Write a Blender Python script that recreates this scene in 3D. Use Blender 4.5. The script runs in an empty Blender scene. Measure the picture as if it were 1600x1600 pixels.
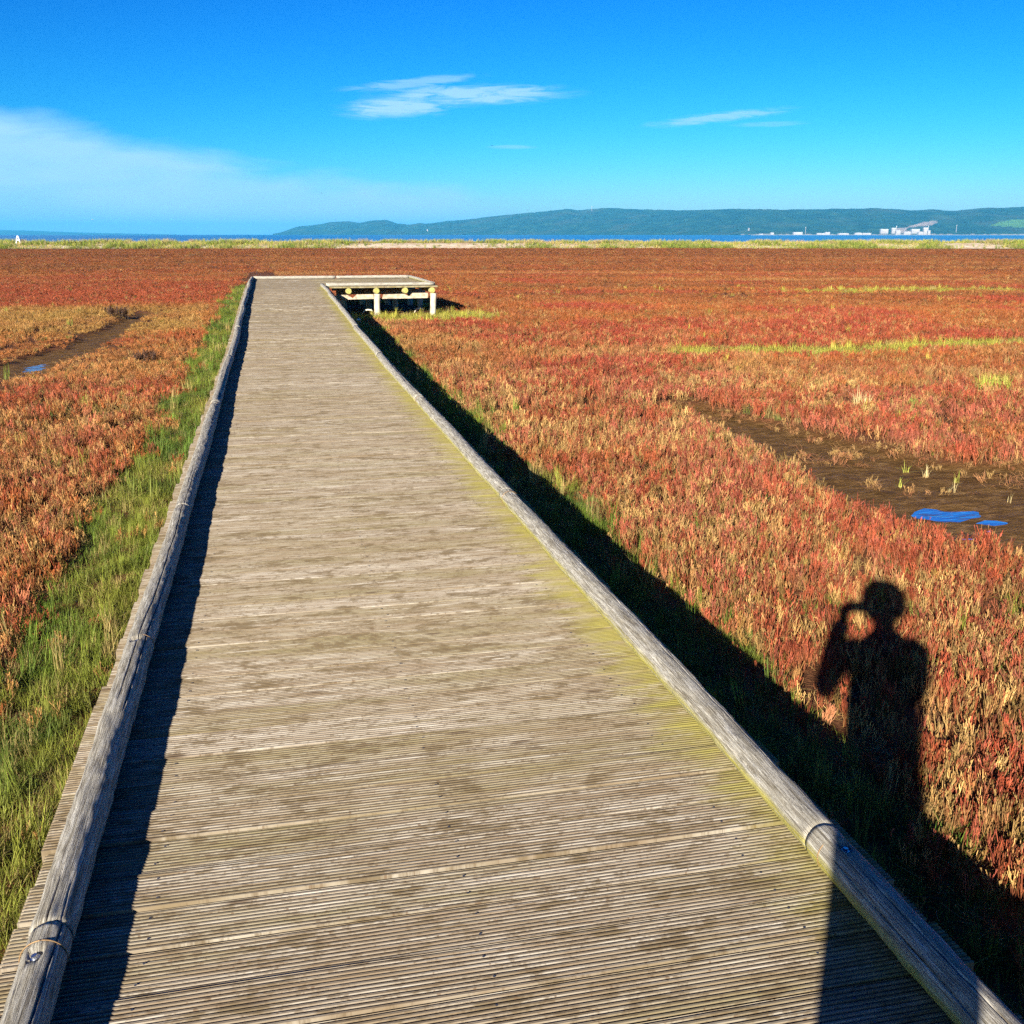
import bpy, bmesh, math, random
import numpy as np
from math import radians as R, sin, cos, pi
random.seed(7); rng = np.random.default_rng(11)
S = bpy.context.scene
COL = S.collection

# ------------------------------------------------------------------ numbers of the place
CAMZ = 2.05                      # lens height above the marsh (deck is 0.55 m above it)
PITCH, YAW = 15.16, 12.94        # degrees: down, and clockwise from the boardwalk's axis (+Y)
SUN_EL, SUN_AZ = 19.4, 32.7      # sun height; direction its light travels, clockwise from +Y
cy, sy = cos(R(YAW)), sin(R(YAW))
def W(u, d):                     # right / forward of where the photographer looks -> world x, y
    return u*cy + d*sy, -u*sy + d*cy
def UD(x, y):
    return x*cy - y*sy, x*sy + y*cy

# ------------------------------------------------------------------ helpers
def link(o): COL.objects.link(o); return o
def tag(o, label=None, cat=None, group=None, kind=None):
    for k, v in (('label', label), ('category', cat), ('group', group), ('kind', kind)):
        if v: o[k] = v
    return o
def empty(name, loc=(0,0,0), rz=0):
    o = bpy.data.objects.new(name, None); o.location = loc; o.rotation_euler = (0,0,rz)
    o.empty_display_size = .2
    return link(o)
def mesh_obj(name, verts, faces, mat=None, parent=None, smooth=False, attrs=None):
    me = bpy.data.meshes.new(name)
    v = np.asarray(verts, dtype=np.float64)
    me.from_pydata(v.tolist(), [], [list(map(int, f)) for f in faces] if not isinstance(faces, np.ndarray) else faces.tolist())
    if mat: me.materials.append(mat)
    if smooth: me.polygons.foreach_set('use_smooth', [True]*len(me.polygons))
    for k, a in (attrs or {}).items():
        at = me.attributes.new(k, 'FLOAT', 'POINT'); at.data.foreach_set('value', np.asarray(a, dtype=np.float32))
    me.update()
    o = bpy.data.objects.new(name, me); link(o)
    if parent: o.parent = parent
    return o
class MB:
    """collects simple solids, then makes ONE mesh object"""
    def __init__(s): s.v = []; s.f = []
    def add(s, v, f):
        n = len(s.v); s.v += [tuple(p) for p in v]; s.f += [[i+n for i in q] for q in f]; return s
    def box(s, c, d, rz=0, taper=1.0):
        x, y, z = [k/2 for k in d]; ca, sa = cos(rz), sin(rz); v = []
        for dz in (-z, z):
            t = taper if dz > 0 else 1
            for dx, dy in ((-x,-y),(x,-y),(x,y),(-x,y)):
                dx *= t; dy *= t
                v.append((c[0]+dx*ca-dy*sa, c[1]+dx*sa+dy*ca, c[2]+dz))
        return s.add(v, [(3,2,1,0),(4,5,6,7),(0,1,5,4),(1,2,6,5),(2,3,7,6),(3,0,4,7)])
    def tube(s, pts, rad, n=10, cap=True):
        pts = np.array(pts, float); m = len(pts)
        rad = np.broadcast_to(np.array(rad, float), (m,))
        T = np.gradient(pts, axis=0); T /= np.linalg.norm(T, axis=1)[:,None]
        ref = np.array((0,0,1.)) if abs(T[0][2]) < .9 else np.array((1.,0,0))
        v = []; f = []
        for i in range(m):
            a = np.cross(T[i], ref); a /= np.linalg.norm(a); b = np.cross(T[i], a)
            for k in range(n):
                t = 2*pi*k/n; v.append(pts[i] + rad[i]*(cos(t)*a + sin(t)*b))
        for i in range(m-1):
            for k in range(n):
                k2 = (k+1) % n
                f.append((i*n+k, i*n+k2, (i+1)*n+k2, (i+1)*n+k))
        if cap: f.append(list(range(n))[::-1]); f.append([(m-1)*n+k for k in range(n)])
        return s.add(v, f)
    def prism(s, poly, y0, y1):            # polygon in x,z extruded along y
        n = len(poly)
        v = [(x, y0, z) for x, z in poly] + [(x, y1, z) for x, z in poly]
        f = [list(range(n)), list(range(2*n-1, n-1, -1))] + [(i, i+n, (i+1) % n + n, (i+1) % n) for i in range(n)]
        return s.add(v, f)
    def ball(s, c, r, nu=10, nv=6):
        r = np.broadcast_to(np.array(r, float), (3,)); v = [(c[0],c[1],c[2]-r[2])]; f = []
        for j in range(1, nv):
            p = -pi/2 + pi*j/nv
            for i in range(nu):
                t = 2*pi*i/nu; v.append((c[0]+r[0]*cos(p)*cos(t), c[1]+r[1]*cos(p)*sin(t), c[2]+r[2]*sin(p)))
        v.append((c[0],c[1],c[2]+r[2])); L = len(v)-1
        for i in range(nu):
            i2 = (i+1) % nu
            f.append((0, 1+i2, 1+i)); f.append((L, L-nu+i, L-nu+i2))
            for j in range(nv-2):
                a = 1+j*nu; f.append((a+i, a+i2, a+nu+i2, a+nu+i))
        return s.add(v, f)
    def build(s, name, mat, parent=None, smooth=False):
        return mesh_obj(name, s.v, s.f, mat, parent, smooth)

def hash2(ix, iy, seed):
    h = (ix.astype(np.int64)*374761393 + iy.astype(np.int64)*668265263 + seed*2147483647) & 0xffffffff
    h = ((h ^ (h >> 13))*1274126177) & 0xffffffff
    return ((h ^ (h >> 16)) & 0xffffff)/float(0xffffff)
def vnoise(x, y, seed=0):
    x = np.asarray(x, float); y = np.asarray(y, float)
    ix = np.floor(x); iy = np.floor(y); fx = x-ix; fy = y-iy
    fx = fx*fx*(3-2*fx); fy = fy*fy*(3-2*fy)
    a = hash2(ix, iy, seed); b = hash2(ix+1, iy, seed); c = hash2(ix, iy+1, seed); d = hash2(ix+1, iy+1, seed)
    return (a*(1-fx)+b*fx)*(1-fy) + (c*(1-fx)+d*fx)*fy
def fbm(x, y, seed=0, oct=4):
    s = 0; a = .5; t = 0
    for o in range(oct):
        s = s + a*vnoise(x*2**o, y*2**o, seed+o*17); t += a; a *= .5
    return s/t
def sstep(a, b, x):
    t = np.clip((np.asarray(x, float)-a)/(b-a), 0, 1); return t*t*(3-2*t)
def inpoly(x, y, poly):
    c = np.zeros(np.shape(x), bool); n = len(poly)
    for i in range(n):
        x1, y1 = poly[i]; x2, y2 = poly[(i+1) % n]
        hit = ((y1 > y) != (y2 > y)) & (x < (x2-x1)*(y-y1)/((y2-y1) if y2 != y1 else 1e-9)+x1)
        c ^= hit
    return c
def polydist(x, y, poly, closed=True):
    dm = np.full(np.shape(x), 1e9); n = len(poly)
    for i in range(n if closed else n-1):
        x1, y1 = poly[i]; x2, y2 = poly[(i+1) % n]
        L = (x2-x1)**2+(y2-y1)**2
        t = np.clip(((x-x1)*(x2-x1)+(y-y1)*(y2-y1))/L, 0, 1)
        dm = np.minimum(dm, np.hypot(x-x1-t*(x2-x1), y-y1-t*(y2-y1)))
    return dm
def sdf(x, y, poly):            # negative inside
    d = polydist(x, y, poly); return np.where(inpoly(x, y, poly), -d, d)

# ------------------------------------------------------------------ materials
class N:
    def __init__(s, name):
        s.m = bpy.data.materials.new(name); s.m.use_nodes = True; s.t = s.m.node_tree
        s.b = s.t.nodes['Principled BSDF']; s.out = s.t.nodes['Material Output']
    def n(s, typ, **kw):
        o = s.t.nodes.new(typ)
        for k, v in kw.items(): setattr(o, k, v)
        return o
    def l(s, a, b): s.t.links.new(a, b)
    def val(s, sock, v):
        if hasattr(v, 'links'): s.l(v, sock)
        else: sock.default_value = v
    def math(s, op, a, b=0.0, c=0.0, clamp=False):
        o = s.n('ShaderNodeMath', operation=op, use_clamp=clamp)
        for i, v in enumerate((a, b, c)): s.val(o.inputs[i], v)
        return o.outputs[0]
    def coord(s, kind='Object'): return s.n('ShaderNodeTexCoord').outputs[kind]
    def mapping(s, vec, scale=(1,1,1), loc=(0,0,0)):
        o = s.n('ShaderNodeMapping'); s.l(vec, o.inputs[0]); o.inputs['Scale'].default_value = scale
        o.inputs['Location'].default_value = loc; return o.outputs[0]
    def noise(s, vec, scale, detail=3, rough=.55, dist=0.0):
        o = s.n('ShaderNodeTexNoise'); s.l(vec, o.inputs['Vector']); o.inputs['Scale'].default_value = scale
        o.inputs['Detail'].default_value = detail; o.inputs['Roughness'].default_value = rough; o.inputs['Distortion'].default_value = dist
        return o.outputs['Fac']
    def ramp(s, fac, stops):
        o = s.n('ShaderNodeMapRange', interpolation_type='SMOOTHSTEP') if len(stops) == 2 and not hasattr(stops[0][1], '__len__') else None
        if o:
            s.l(fac, o.inputs[0]); o.inputs[1].default_value = stops[0][0]; o.inputs[2].default_value = stops[1][0]
            o.inputs[3].default_value = stops[0][1]; o.inputs[4].default_value = stops[1][1]; return o.outputs[0]
        o = s.n('ShaderNodeValToRGB'); s.l(fac, o.inputs[0]); cr = o.color_ramp
        while len(cr.elements) < len(stops): cr.elements.new(.5)
        for e, (p, c) in zip(cr.elements, stops): e.position = p; e.color = (*c, 1)
        return o.outputs[0]
    def mix(s, f, a, b, blend='MIX'):
        o = s.n('ShaderNodeMix', data_type='RGBA', blend_type=blend)
        s.val(o.inputs[0], f)
        for i, v in ((6, a), (7, b)):
            if hasattr(v, 'links'): s.l(v, o.inputs[i])
            else: o.inputs[i].default_value = (*v, 1)
        return o.outputs[2]
    def attr(s, name, typ='GEOMETRY'):
        return s.n('ShaderNodeAttribute', attribute_name=name, attribute_type=typ)
    def bump(s, h, strength=.5, dist=.01):
        o = s.n('ShaderNodeBump'); s.l(h, o.inputs['Height']); o.inputs['Strength'].default_value = strength
        o.inputs['Distance'].default_value = dist; s.l(o.outputs[0], s.b.inputs['Normal'])
    def fin(s, col, rough=.7, spec=.3):
        s.val(s.b.inputs['Base Color'], col if hasattr(col, 'links') else (*col, 1))
        s.val(s.b.inputs['Roughness'], rough); s.b.inputs['Specular IOR Level'].default_value = spec
        return s.m
def plain(name, col, rough=.6, spec=.3, metal=0.0, var=.25, scale=20):
    k = N(name); f = k.noise(k.coord(), scale, 4)
    lo = tuple(c*(1-var) for c in col); hi = tuple(min(1, c*(1+var)) for c in col)
    k.b.inputs['Metallic'].default_value = metal
    return k.fin(k.ramp(f, [(.3, lo), (.7, hi)]), rough, spec)

def mat_deck():
    k = N('weathered_deck_wood'); c = k.coord()
    pid = k.attr('pid').outputs['Fac']
    off = k.n('ShaderNodeCombineXYZ'); k.l(k.math('MULTIPLY', pid, 37.0), off.inputs[0]); k.l(k.math('MULTIPLY', pid, 11.0), off.inputs[2])
    v = k.n('ShaderNodeVectorMath', operation='ADD'); k.l(c, v.inputs[0]); k.l(off.outputs[0], v.inputs[1]); v = v.outputs[0]
    fine = k.noise(k.mapping(v, (5, 260, 5)), 1, 4, .6)
    mid = k.noise(k.mapping(v, (3.2, 34, 2)), 1, 4, .6)
    broad = k.noise(k.mapping(v, (.9, 5, 1)), 1, 3, .5)
    base = k.ramp(mid, [(.25, (.135, .10, .058)), (.43, (.23, .19, .135)), (.60, (.315, .275, .215)), (.80, (.43, .395, .335))])
    base = k.mix(k.ramp(fine, [(.38, .65), (.62, 0.)]), base, (.14, .088, .04))
    base = k.mix(k.ramp(fine, [(.56, 0.), (.74, .42)]), base, (.47, .44, .38))
    # every plank has its own tone
    base = k.mix(k.math('MULTIPLY', k.ramp(pid, [(.45, 0.), (1., 1.)]), .24), base, (.20, .145, .07))
    base = k.mix(k.math('MULTIPLY', k.ramp(pid, [(.0, 1.), (.3, 0.)]), .12), base, (.58, .53, .45))
    # olive algae film in broad patches
    olive = k.math('MULTIPLY', k.ramp(broad, [(.45, 0.), (.7, .75)]), k.ramp(mid, [(.3, 1.), (.7, .35)]))
    base = k.mix(olive, base, (.165, .135, .055))
    # brown smudges and knots
    sp = k.noise(k.mapping(c, (7, 16, 1)), 1, 5, .65)
    base = k.mix(k.ramp(sp, [(.52, 0.), (.64, .85)]), base, (.10, .068, .028))
    spk = k.noise(k.mapping(c, (60, 90, 1)), 1, 2, .5)
    base = k.mix(k.ramp(spk, [(.66, 0.), (.74, .7)]), base, (.10, .055, .022))
    kv = k.n('ShaderNodeTexVoronoi', feature='F1'); k.l(k.mapping(v, (2.6, 9, 1)), kv.inputs['Vector']); kv.inputs['Scale'].default_value = 1
    base = k.mix(k.ramp(kv.outputs['Distance'], [(.05, .85), (.13, 0.)]), base, (.07, .042, .02))
    base = k.mix(k.math('MULTIPLY', k.ramp(k.noise(k.mapping(c, (22, 60, 1)), 1, 5, .75), [(.50, 0.), (.64, 1.)]), .7), base, (.095, .062, .028))
    # moss along the foot of the right-hand log
    sx = k.n('ShaderNodeSeparateXYZ'); k.l(c, sx.inputs[0]); X, Y = sx.outputs[0], sx.outputs[1]
    edge = k.noise(k.mapping(c, (3, 22, 1)), 1, 4, .6)
    reach = k.math('ADD', X, k.math('MULTIPLY', k.math('SUBTRACT', edge, .5), .45))
    ms = k.ramp(reach, [(1.02, 0.), (1.25, 1.)])
    ms = k.math('MULTIPLY', ms, k.ramp(Y, [(1.2, .35), (2.9, 1.)]))
    ms = k.math('MULTIPLY', ms, k.ramp(Y, [(26., 1.), (27.5, .2)]))
    base = k.mix(k.math('MULTIPLY', k.math('MULTIPLY', ms, k.ramp(k.noise(k.mapping(v, (4, 9, 1)), 1, 4, .65), [(.34, .35), (.56, 1.)])), .88), base, k.mix(edge, (.12, .10, .018), (.27, .24, .04)))
    base = k.mix(.08, base, (.235, .222, .20))
    k.bump(k.math('ADD', fine, k.math('MULTIPLY', mid, .6)), .35, .003)
    return k.fin(base, .78, .15)
def mat_log():
    k = N('weathered_log_wood'); c = k.coord()
    la = k.attr('along').outputs['Fac']; th = k.attr('around').outputs['Fac']; sd = k.attr('pid').outputs['Fac']
    xyz = k.n('ShaderNodeCombineXYZ'); k.l(la, xyz.inputs[0]); k.l(k.math('COSINE', th), xyz.inputs[1]); k.l(k.math('SINE', th), xyz.inputs[2])
    a = k.n('ShaderNodeVectorMath', operation='ADD'); k.l(xyz.outputs[0], a.inputs[0])
    o = k.n('ShaderNodeCombineXYZ'); k.l(k.math('MULTIPLY', sd, 53.), o.inputs[0]); k.l(o.outputs[0], a.inputs[1]); v = a.outputs[0]
    fine = k.noise(k.mapping(v, (9, 26, 26)), 1, 4, .65)
    mid = k.noise(k.mapping(v, (7, 4, 4)), 1, 6, .68, .8)
    sm = k.noise(k.mapping(v, (24, 8, 8)), 1, 3, .6)
    base = k.ramp(mid, [(.28, (.19, .165, .12)), (.44, (.32, .295, .24)), (.57, (.45, .425, .365)), (.72, (.64, .615, .56))])
    base = k.mix(k.ramp(fine, [(.38, .85), (.54, 0.)]), base, (.095, .075, .05))
    base = k.mix(k.ramp(sm, [(.6, 0.), (.72, .55)]), base, (.12, .105, .06))
    # lichen / moss low on the flank that faces the deck of the right-hand logs
    ml = k.attr('moss').outputs['Fac']
    mm = k.math('MULTIPLY', ml, k.ramp(k.noise(k.mapping(v, (6, 6, 6)), 1, 3), [(.3, .25), (.6, 1.)]))
    base = k.mix(mm, base, (.42, .37, .06))
    li = k.noise(k.mapping(v, (30, 11, 11)), 1, 2)
    base = k.mix(k.math('MULTIPLY', k.ramp(li, [(.68, 0.), (.74, .8)]), k.math('ADD', k.math('MULTIPLY', ml, .8), .12)), base, (.62, .62, .44))
    k.bump(k.math('ADD', fine, k.math('MULTIPLY', mid, .8)), .9, .006)
    return k.fin(base, .8, .15)
def mat_plant(name, spec=.25, low=(.30, .20, .07), lowmix=.38):
    k = N(name); pc = k.attr('pcol', 'INSTANCER').outputs['Color']
    rv = k.attr('rv').outputs['Fac']; hh = k.attr('hh').outputs['Fac']
    br = k.ramp(rv, [(0., .62), (1., 1.38)])
    col = k.mix(1.0, pc, k.n('ShaderNodeCombineColor').outputs[0], 'MULTIPLY')
    cc = [n for n in k.t.nodes if n.bl_idname == 'ShaderNodeCombineColor'][-1]
    for i in range(3): k.l(br, cc.inputs[i])
    col = k.mix(k.math('MULTIPLY', k.ramp(hh, [(0., 1.), (.75, 0.)]), lowmix), col, low)
    k.fin(col, .6, spec)
    tr = k.n('ShaderNodeBsdfTranslucent'); k.l(col, tr.inputs[0])
    mx = k.n('ShaderNodeMixShader'); mx.inputs[0].default_value = .22
    k.l(k.b.outputs[0], mx.inputs[1]); k.l(tr.outputs[0], mx.inputs[2]); k.l(mx.outputs[0], k.out.inputs[0])
    return k.m
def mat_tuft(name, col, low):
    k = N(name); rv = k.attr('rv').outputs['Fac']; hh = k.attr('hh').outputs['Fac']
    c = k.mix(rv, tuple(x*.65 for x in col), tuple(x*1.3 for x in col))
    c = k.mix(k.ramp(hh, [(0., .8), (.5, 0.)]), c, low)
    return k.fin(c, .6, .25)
def mat_ground():
    k = N('marsh_soil'); c = k.coord()
    n1 = k.noise(c, .9, 5, .6); n2 = k.noise(c, 14, 4, .65); n3 = k.noise(c, 70, 3, .6)
    soil = k.ramp(n2, [(.3, (.045, .025, .013)), (.55, (.10, .055, .028)), (.75, (.19, .12, .06))])
    litter = k.ramp(n3, [(.35, (.10, .035, .018)), (.6, (.22, .075, .03)), (.8, (.34, .2, .08))])
    near = k.mix(k.ramp(n1, [(.3, .35), (.7, .7)]), soil, litter)
    wet = k.attr('wet').outputs['Fac']
    mud = k.ramp(k.noise(k.mapping(c, (5, 11, 1)), 1, 7, .74, .4), [(.3, (.045, .023, .006)), (.48, (.11, .058, .017)), (.6, (.18, .10, .035)), (.78, (.30, .185, .08))])
    col = k.mix(wet, near, mud)
    k.bump(k.math('ADD', n3, k.noise(k.mapping(c, (11, 18, 1)), 1, 5)), .8, .03)
    return k.fin(col, k.math('SUBTRACT', .9, k.math('MULTIPLY', wet, k.ramp(k.noise(k.mapping(c, (3, 7, 1)), 1, 5), [(.4, .08), (.66, .38)]))), .07)
def mat_water(name, deep, rough, scales, strength, ior=1.33):
    k = N(name); c = k.coord()
    h = k.noise(k.mapping(c, scales), 1, 4, .6)
    k.bump(h, strength, .3); k.b.inputs['IOR'].default_value = ior
    return k.fin(deep, rough, .5)
def mat_puddle():
    k = N('shallow_water'); c = k.coord()
    mud = k.ramp(k.noise(c, 14, 5, .65), [(.35, (.03, .018, .008)), (.7, (.10, .06, .026))])
    k.fin(mud, .5, .2)
    gl = k.n('ShaderNodeBsdfGlossy'); gl.inputs['Roughness'].default_value = .04; gl.inputs['Color'].default_value = (1, 1, 1, 1)
    b = k.n('ShaderNodeBump'); k.l(k.noise(k.mapping(c, (6, 14, 6)), 1, 3), b.inputs['Height']); b.inputs['Strength'].default_value = .12; b.inputs['Distance'].default_value = .05
    k.l(b.outputs[0], gl.inputs['Normal'])
    film = k.ramp(k.noise(k.mapping(c, (3.2, 9, 3)), 1, 5, .65, .5), [(.38, .30), (.52, .72)])
    m = k.n('ShaderNodeMixShader'); k.l(film, m.inputs[0]); k.l(k.b.outputs[0], m.inputs[1]); k.l(gl.outputs[0], m.inputs[2]); k.l(m.outputs[0], k.out.inputs[0])
    return k.m
def mat_sand():
    k = N('berm_sand'); c = k.coord()
    f = k.noise(c, .7, 6, .65); g = k.noise(k.mapping(c, (.5, .5, 3)), 3, 4)
    col = k.ramp(f, [(.3, (.36, .25, .15)), (.5, (.52, .42, .30)), (.7, (.62, .53, .41))])
    col = k.mix(k.ramp(g, [(.6, 0.), (.75, .5)]), col, (.26, .17, .09))
    k.bump(f, .6, .3); return k.fin(col, .9, .1)
def mat_hills():
    k = N('forested_hillside'); c = k.coord()
    a = k.noise(k.mapping(c, (1, .7, 2.2)), .012, 8, .78); b = k.noise(c, .004, 4, .6)
    col = k.ramp(a, [(.34, (.004, .018, .006)), (.48, (.015, .05, .014)), (.58, (.04, .09, .02)), (.74, (.12, .15, .045))])
    col = k.mix(k.ramp(b, [(.48, 0.), (.66, .6)]), col, (.085, .10, .04))
    col = k.mix(k.attr('quarry').outputs['Fac'], col, k.ramp(a, [(.3, (.36, .25, .19)), (.7, (.62, .50, .42))]))
    col = k.mix(k.attr('meadow').outputs['Fac'], col, (.14, .30, .04))
    col = k.mix(k.attr('shore').outputs['Fac'], col, (.38, .34, .28))
    k.bump(a, 1.0, 40); return k.fin(col, .9, .05)

M = dict(deck=mat_deck(), screw=plain('dull_screw_head', (.10, .105, .12), .5, .4, .6), oldwhite=plain('weathered_white_wall', (.29, .265, .25), .7, .2, var=.2, scale=.12), seawall=plain('old_concrete', (.24, .23, .22), .85, .1, var=.2, scale=.1), log=mat_log(), soil=mat_ground(), sand=mat_sand(), hills=mat_hills(),
    sea=mat_water('sea_water', (.0, .045, .20), .22, (.05, .16, .1), 1.0),
    puddle=mat_puddle(),
    post=plain('pale_post_wood', (.43, .38, .29), .85, .1, var=.5, scale=7), joist=plain('joist_wood', (.27, .22, .10), .85, .1),
    joistend=plain('sawn_log_end', (.30, .29, .09), .85, .1, var=.4, scale=25),
    beam=plain('beam_wood', (.40, .33, .23), .85, .1, var=.5, scale=14),
    steel=plain('galvanised_steel', (.55, .56, .58), .35, .5, 1.0, .2, 60), rust=plain('rusty_wire', (.24, .15, .07), .6, .3, .4),
    white=plain('white_paint', (.80, .80, .78), .5, .3, var=.06, scale=3), conc=plain('pale_concrete', (.55, .54, .52), .8, .2, var=.15, scale=.4),
    roofgrey=plain('grey_roof_sheet', (.42, .43, .46), .5, .3, var=.12, scale=.3), dark=plain('dark_board', (.02, .022, .025), .6, .2),
    gull=plain('grey_white_feathers', (.6, .6, .6), .8, .1), crow=plain('dark_feathers', (.02, .02, .022), .8, .1),
    stick=plain('bleached_driftwood', (.6, .55, .46), .8, .1), stone=plain('pale_stone', (.6, .58, .52), .8, .1),
    glass=mat_plant('glasswort', .3, (.32, .17, .06), .38), grass=mat_plant('grass_blades', .25, (.20, .16, .05), .45),
    skin=plain('skin', (.55, .36, .27), .55, .3, var=.08), hair=plain('dark_hair', (.02, .015, .012), .6, .3), jacket=plain('navy_jacket', (.03, .04, .08), .8, .1),
    trousers=plain('dark_trousers', (.04, .04, .045), .85, .1), shoes=plain('black_shoes', (.03, .03, .03), .6, .3), phone=plain('black_phone', (.015, .015, .017), .25, .5))

# ------------------------------------------------------------------ the boardwalk
def deck_z(y): return .55 + .22*sstep(12, 27, y)
PIT = .145
board = empty('boardwalk', (0, 0, 0))
tag(board, 'grey weathered timber boardwalk edged with logs, ending in a raised platform', 'boardwalk')
def deck_mesh(name, y0, y1, xa, xb):
    V = []; F = []; P = []; SV = []; SF = []; base = 0; y = y0; i = 0
    while y < y1-.05:
        near = y < 7
        ng = 11 if y < 16 else 5
        w = PIT-.0055+random.uniform(-.0025, .0025)
        prof = []; gp = w/ng
        for g in range(ng):
            s = g*gp; dep = .0048
            prof += [(s+.0006, -.0008), (s+gp*.12, 0), (s+gp*.50, 0), (s+gp*.60, -dep), (s+gp*.92, -dep)]
        prof += [(w, -.001), (w, -.038), (0, -.038)]
        prof = np.array(prof); m = len(prof)
        ns = 22 if near else 5
        a, b = xa+random.uniform(-.012, .008), xb+random.uniform(-.008, .012)
        xs = np.linspace(a, b, ns+1)
        dz = random.gauss(0, .0016); tilt = random.gauss(0, .012); roll = random.gauss(0, .0016); bow = random.gauss(0, .002); skew = random.gauss(0, .0015)
        pid = random.random()
        ring = []
        for x in xs:
            wob = .0012*(vnoise(x*2.2, i*7.7, 5)-.5)*2
            t = (x-a)/(b-a)-.5
            yy = y + prof[:,0] + skew*t + .0022*(vnoise(x*3., i*3.3, 9)-.5)
            zz = deck_z(y) + dz + prof[:,1] + tilt*(prof[:,0]-w/2)*.5 + roll*t*2 + bow*(4*t*t-.5) + wob
            V.append(np.stack([np.full(m, x), yy, zz], 1))
        for s in range(ns):
            for q in range(m):
                q2 = (q+1) % m
                F.append((base+s*m+q, base+(s+1)*m+q, base+(s+1)*m+q2, base+s*m+q2))
        F.append([base+q for q in range(m)]); F.append([base+ns*m+q for q in range(m)][::-1])
        if y < 12:
            for sx_ in (-.35, .37, 1.08):
                for sy_ in (.25, .75):
                    q0 = len(SV); cx_, cy_ = sx_+random.gauss(0, .006), y+w*sy_+random.gauss(0, .003); rr_ = .0033
                    zt_ = deck_z(y)+dz+tilt*(w*sy_-w/2)*.5+.0011
                    SV.extend([(cx_+rr_*cos(a), cy_+rr_*sin(a), zt_) for a in [k_*pi/4 for k_ in range(8)]]); SF.append(list(range(q0, q0+8)))
        base += (ns+1)*m; P += [pid]*((ns+1)*m); y += PIT; i += 1
    F += [[q+base for q in f] for f in SF]; P += [0.]*len(SV)
    o = mesh_obj(name, np.concatenate(V+([np.array(SV)] if SV else [])), F, M['deck'], board, attrs={'pid': P})
    o.data.materials.append(M['screw'])
    for p in o.data.polygons[len(F)-len(SF):]: p.material_index = 1
    return o
deck_mesh('deck', -1.45, 26.97, -.64, 1.37)
deck_mesh('platform_deck', 26.98, 32.0, -.64, 4.2)

def log_mesh(p0, p1, r, near, moss=0., seed=0, bolts=()):
    """a log from p0 to p1 (x, y, z ends), with checks, knots and bolt holes"""
    p0, p1 = np.array(p0, float), np.array(p1, float); L = np.linalg.norm(p1-p0); T = (p1-p0)/L
    n = 168 if near else 26
    st = .016 if near else .12
    ns = max(4, int(L/st)); g = np.random.default_rng(seed)
    s = np.linspace(0, L, ns+1)[:,None]; th = np.linspace(0, 2*pi, n, endpoint=False)[None,:]
    rr = r*(1 + .05*np.sin(s*1.3+g.uniform(0, 6)) + .05*(vnoise(s*1.7+th*0, np.cos(th)*1.2+s*0+9, seed)-.5) + .05*(vnoise(s*6+th*0, np.cos(th)*2+3, seed+2)-.5))
    rr = rr + .0034*(vnoise(s*24+th*0, np.cos(th)*3.2+7+s*0, seed+3)-.5) + .0026*(vnoise(s*11+th*0, np.sin(th)*4+3+s*0, seed+8)-.5)
    for c in range(5 if near else 2):       # drying checks
        t0 = g.uniform(0, 2*pi) if c > 2 else (.95, 1.6, 2.4)[c] + g.uniform(-.35, .35)
        path = t0 + .16*(vnoise(s*2.3, s*0+c*3, seed+5)-.5) + .22*np.sin(s*g.uniform(.6, 1.6)+g.uniform(0, 6)) + .10*(vnoise(s*7, s*0+c, seed+4)-.5)
        dd = (th-path+pi) % (2*pi)-pi
        on = sstep(.40, .55, vnoise(s*1.4, s*0+c*5.1, seed+6))
        rr = rr - g.uniform(.009, .016)*on*np.exp(-(dd/(.026 if near else .12))**2)
    for k in range(int(L*1.6)):             # knots
        a, b = g.uniform(0, L), g.uniform(0, 2*pi)
        dd = np.hypot(s-a, ((th-b+pi) % (2*pi)-pi)*r)
        rr = rr + .004*np.exp(-(dd/.022)**2) - .004*np.exp(-(dd/.008)**2)
    for (a, b) in bolts:
        dd = np.hypot(s-a, ((th-b+pi) % (2*pi)-pi)*r); rr = rr - .024*(1-sstep(.016, .021, dd))
    e = np.minimum(s, L-s); rr = rr - .002*np.exp(-(e/.004)**2)
    A = np.cross(T, (0, 0, 1)); A /= np.linalg.norm(A); B = np.cross(A, T)
    sag = (.003 if near else .010)*np.sin(s*.9+g.uniform(0, 6))*np.minimum(1, np.minimum(s, L-s)*3) + .0015*np.sin(s*3.1+g.uniform(0, 6))
    P = p0 + T*s[..., None] + (A*np.cos(th)[..., None] + B*np.sin(th)[..., None])*rr[..., None] + A*sag[..., None]
    V = P.reshape(-1, 3); F = []
    i = np.arange(ns)[:,None]*n; q = np.arange(n)[None,:]; q2 = (q+1) % n
    F = np.stack([i+q, i+q2, i+n+q2, i+n+q], -1).reshape(-1, 4)[:, ::-1]
    caps = [list(range(n)), [ns*n+k for k in range(n)][::-1]]
    al = np.broadcast_to(s, (ns+1, n)).reshape(-1); ar = np.broadcast_to(th, (ns+1, n)).reshape(-1)
    mo = np.zeros((ns+1, n))
    if moss:
        d2 = np.abs((np.broadcast_to(th, (ns+1, n)) - 3.7 + pi) % (2*pi)-pi); mo = moss*(1-sstep(.35, .95, d2))
    return V, F.tolist()+caps, dict(along=al, around=ar, moss=np.asarray(mo).reshape(-1), pid=np.full(len(V), (seed*.6180339) % 1))
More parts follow.
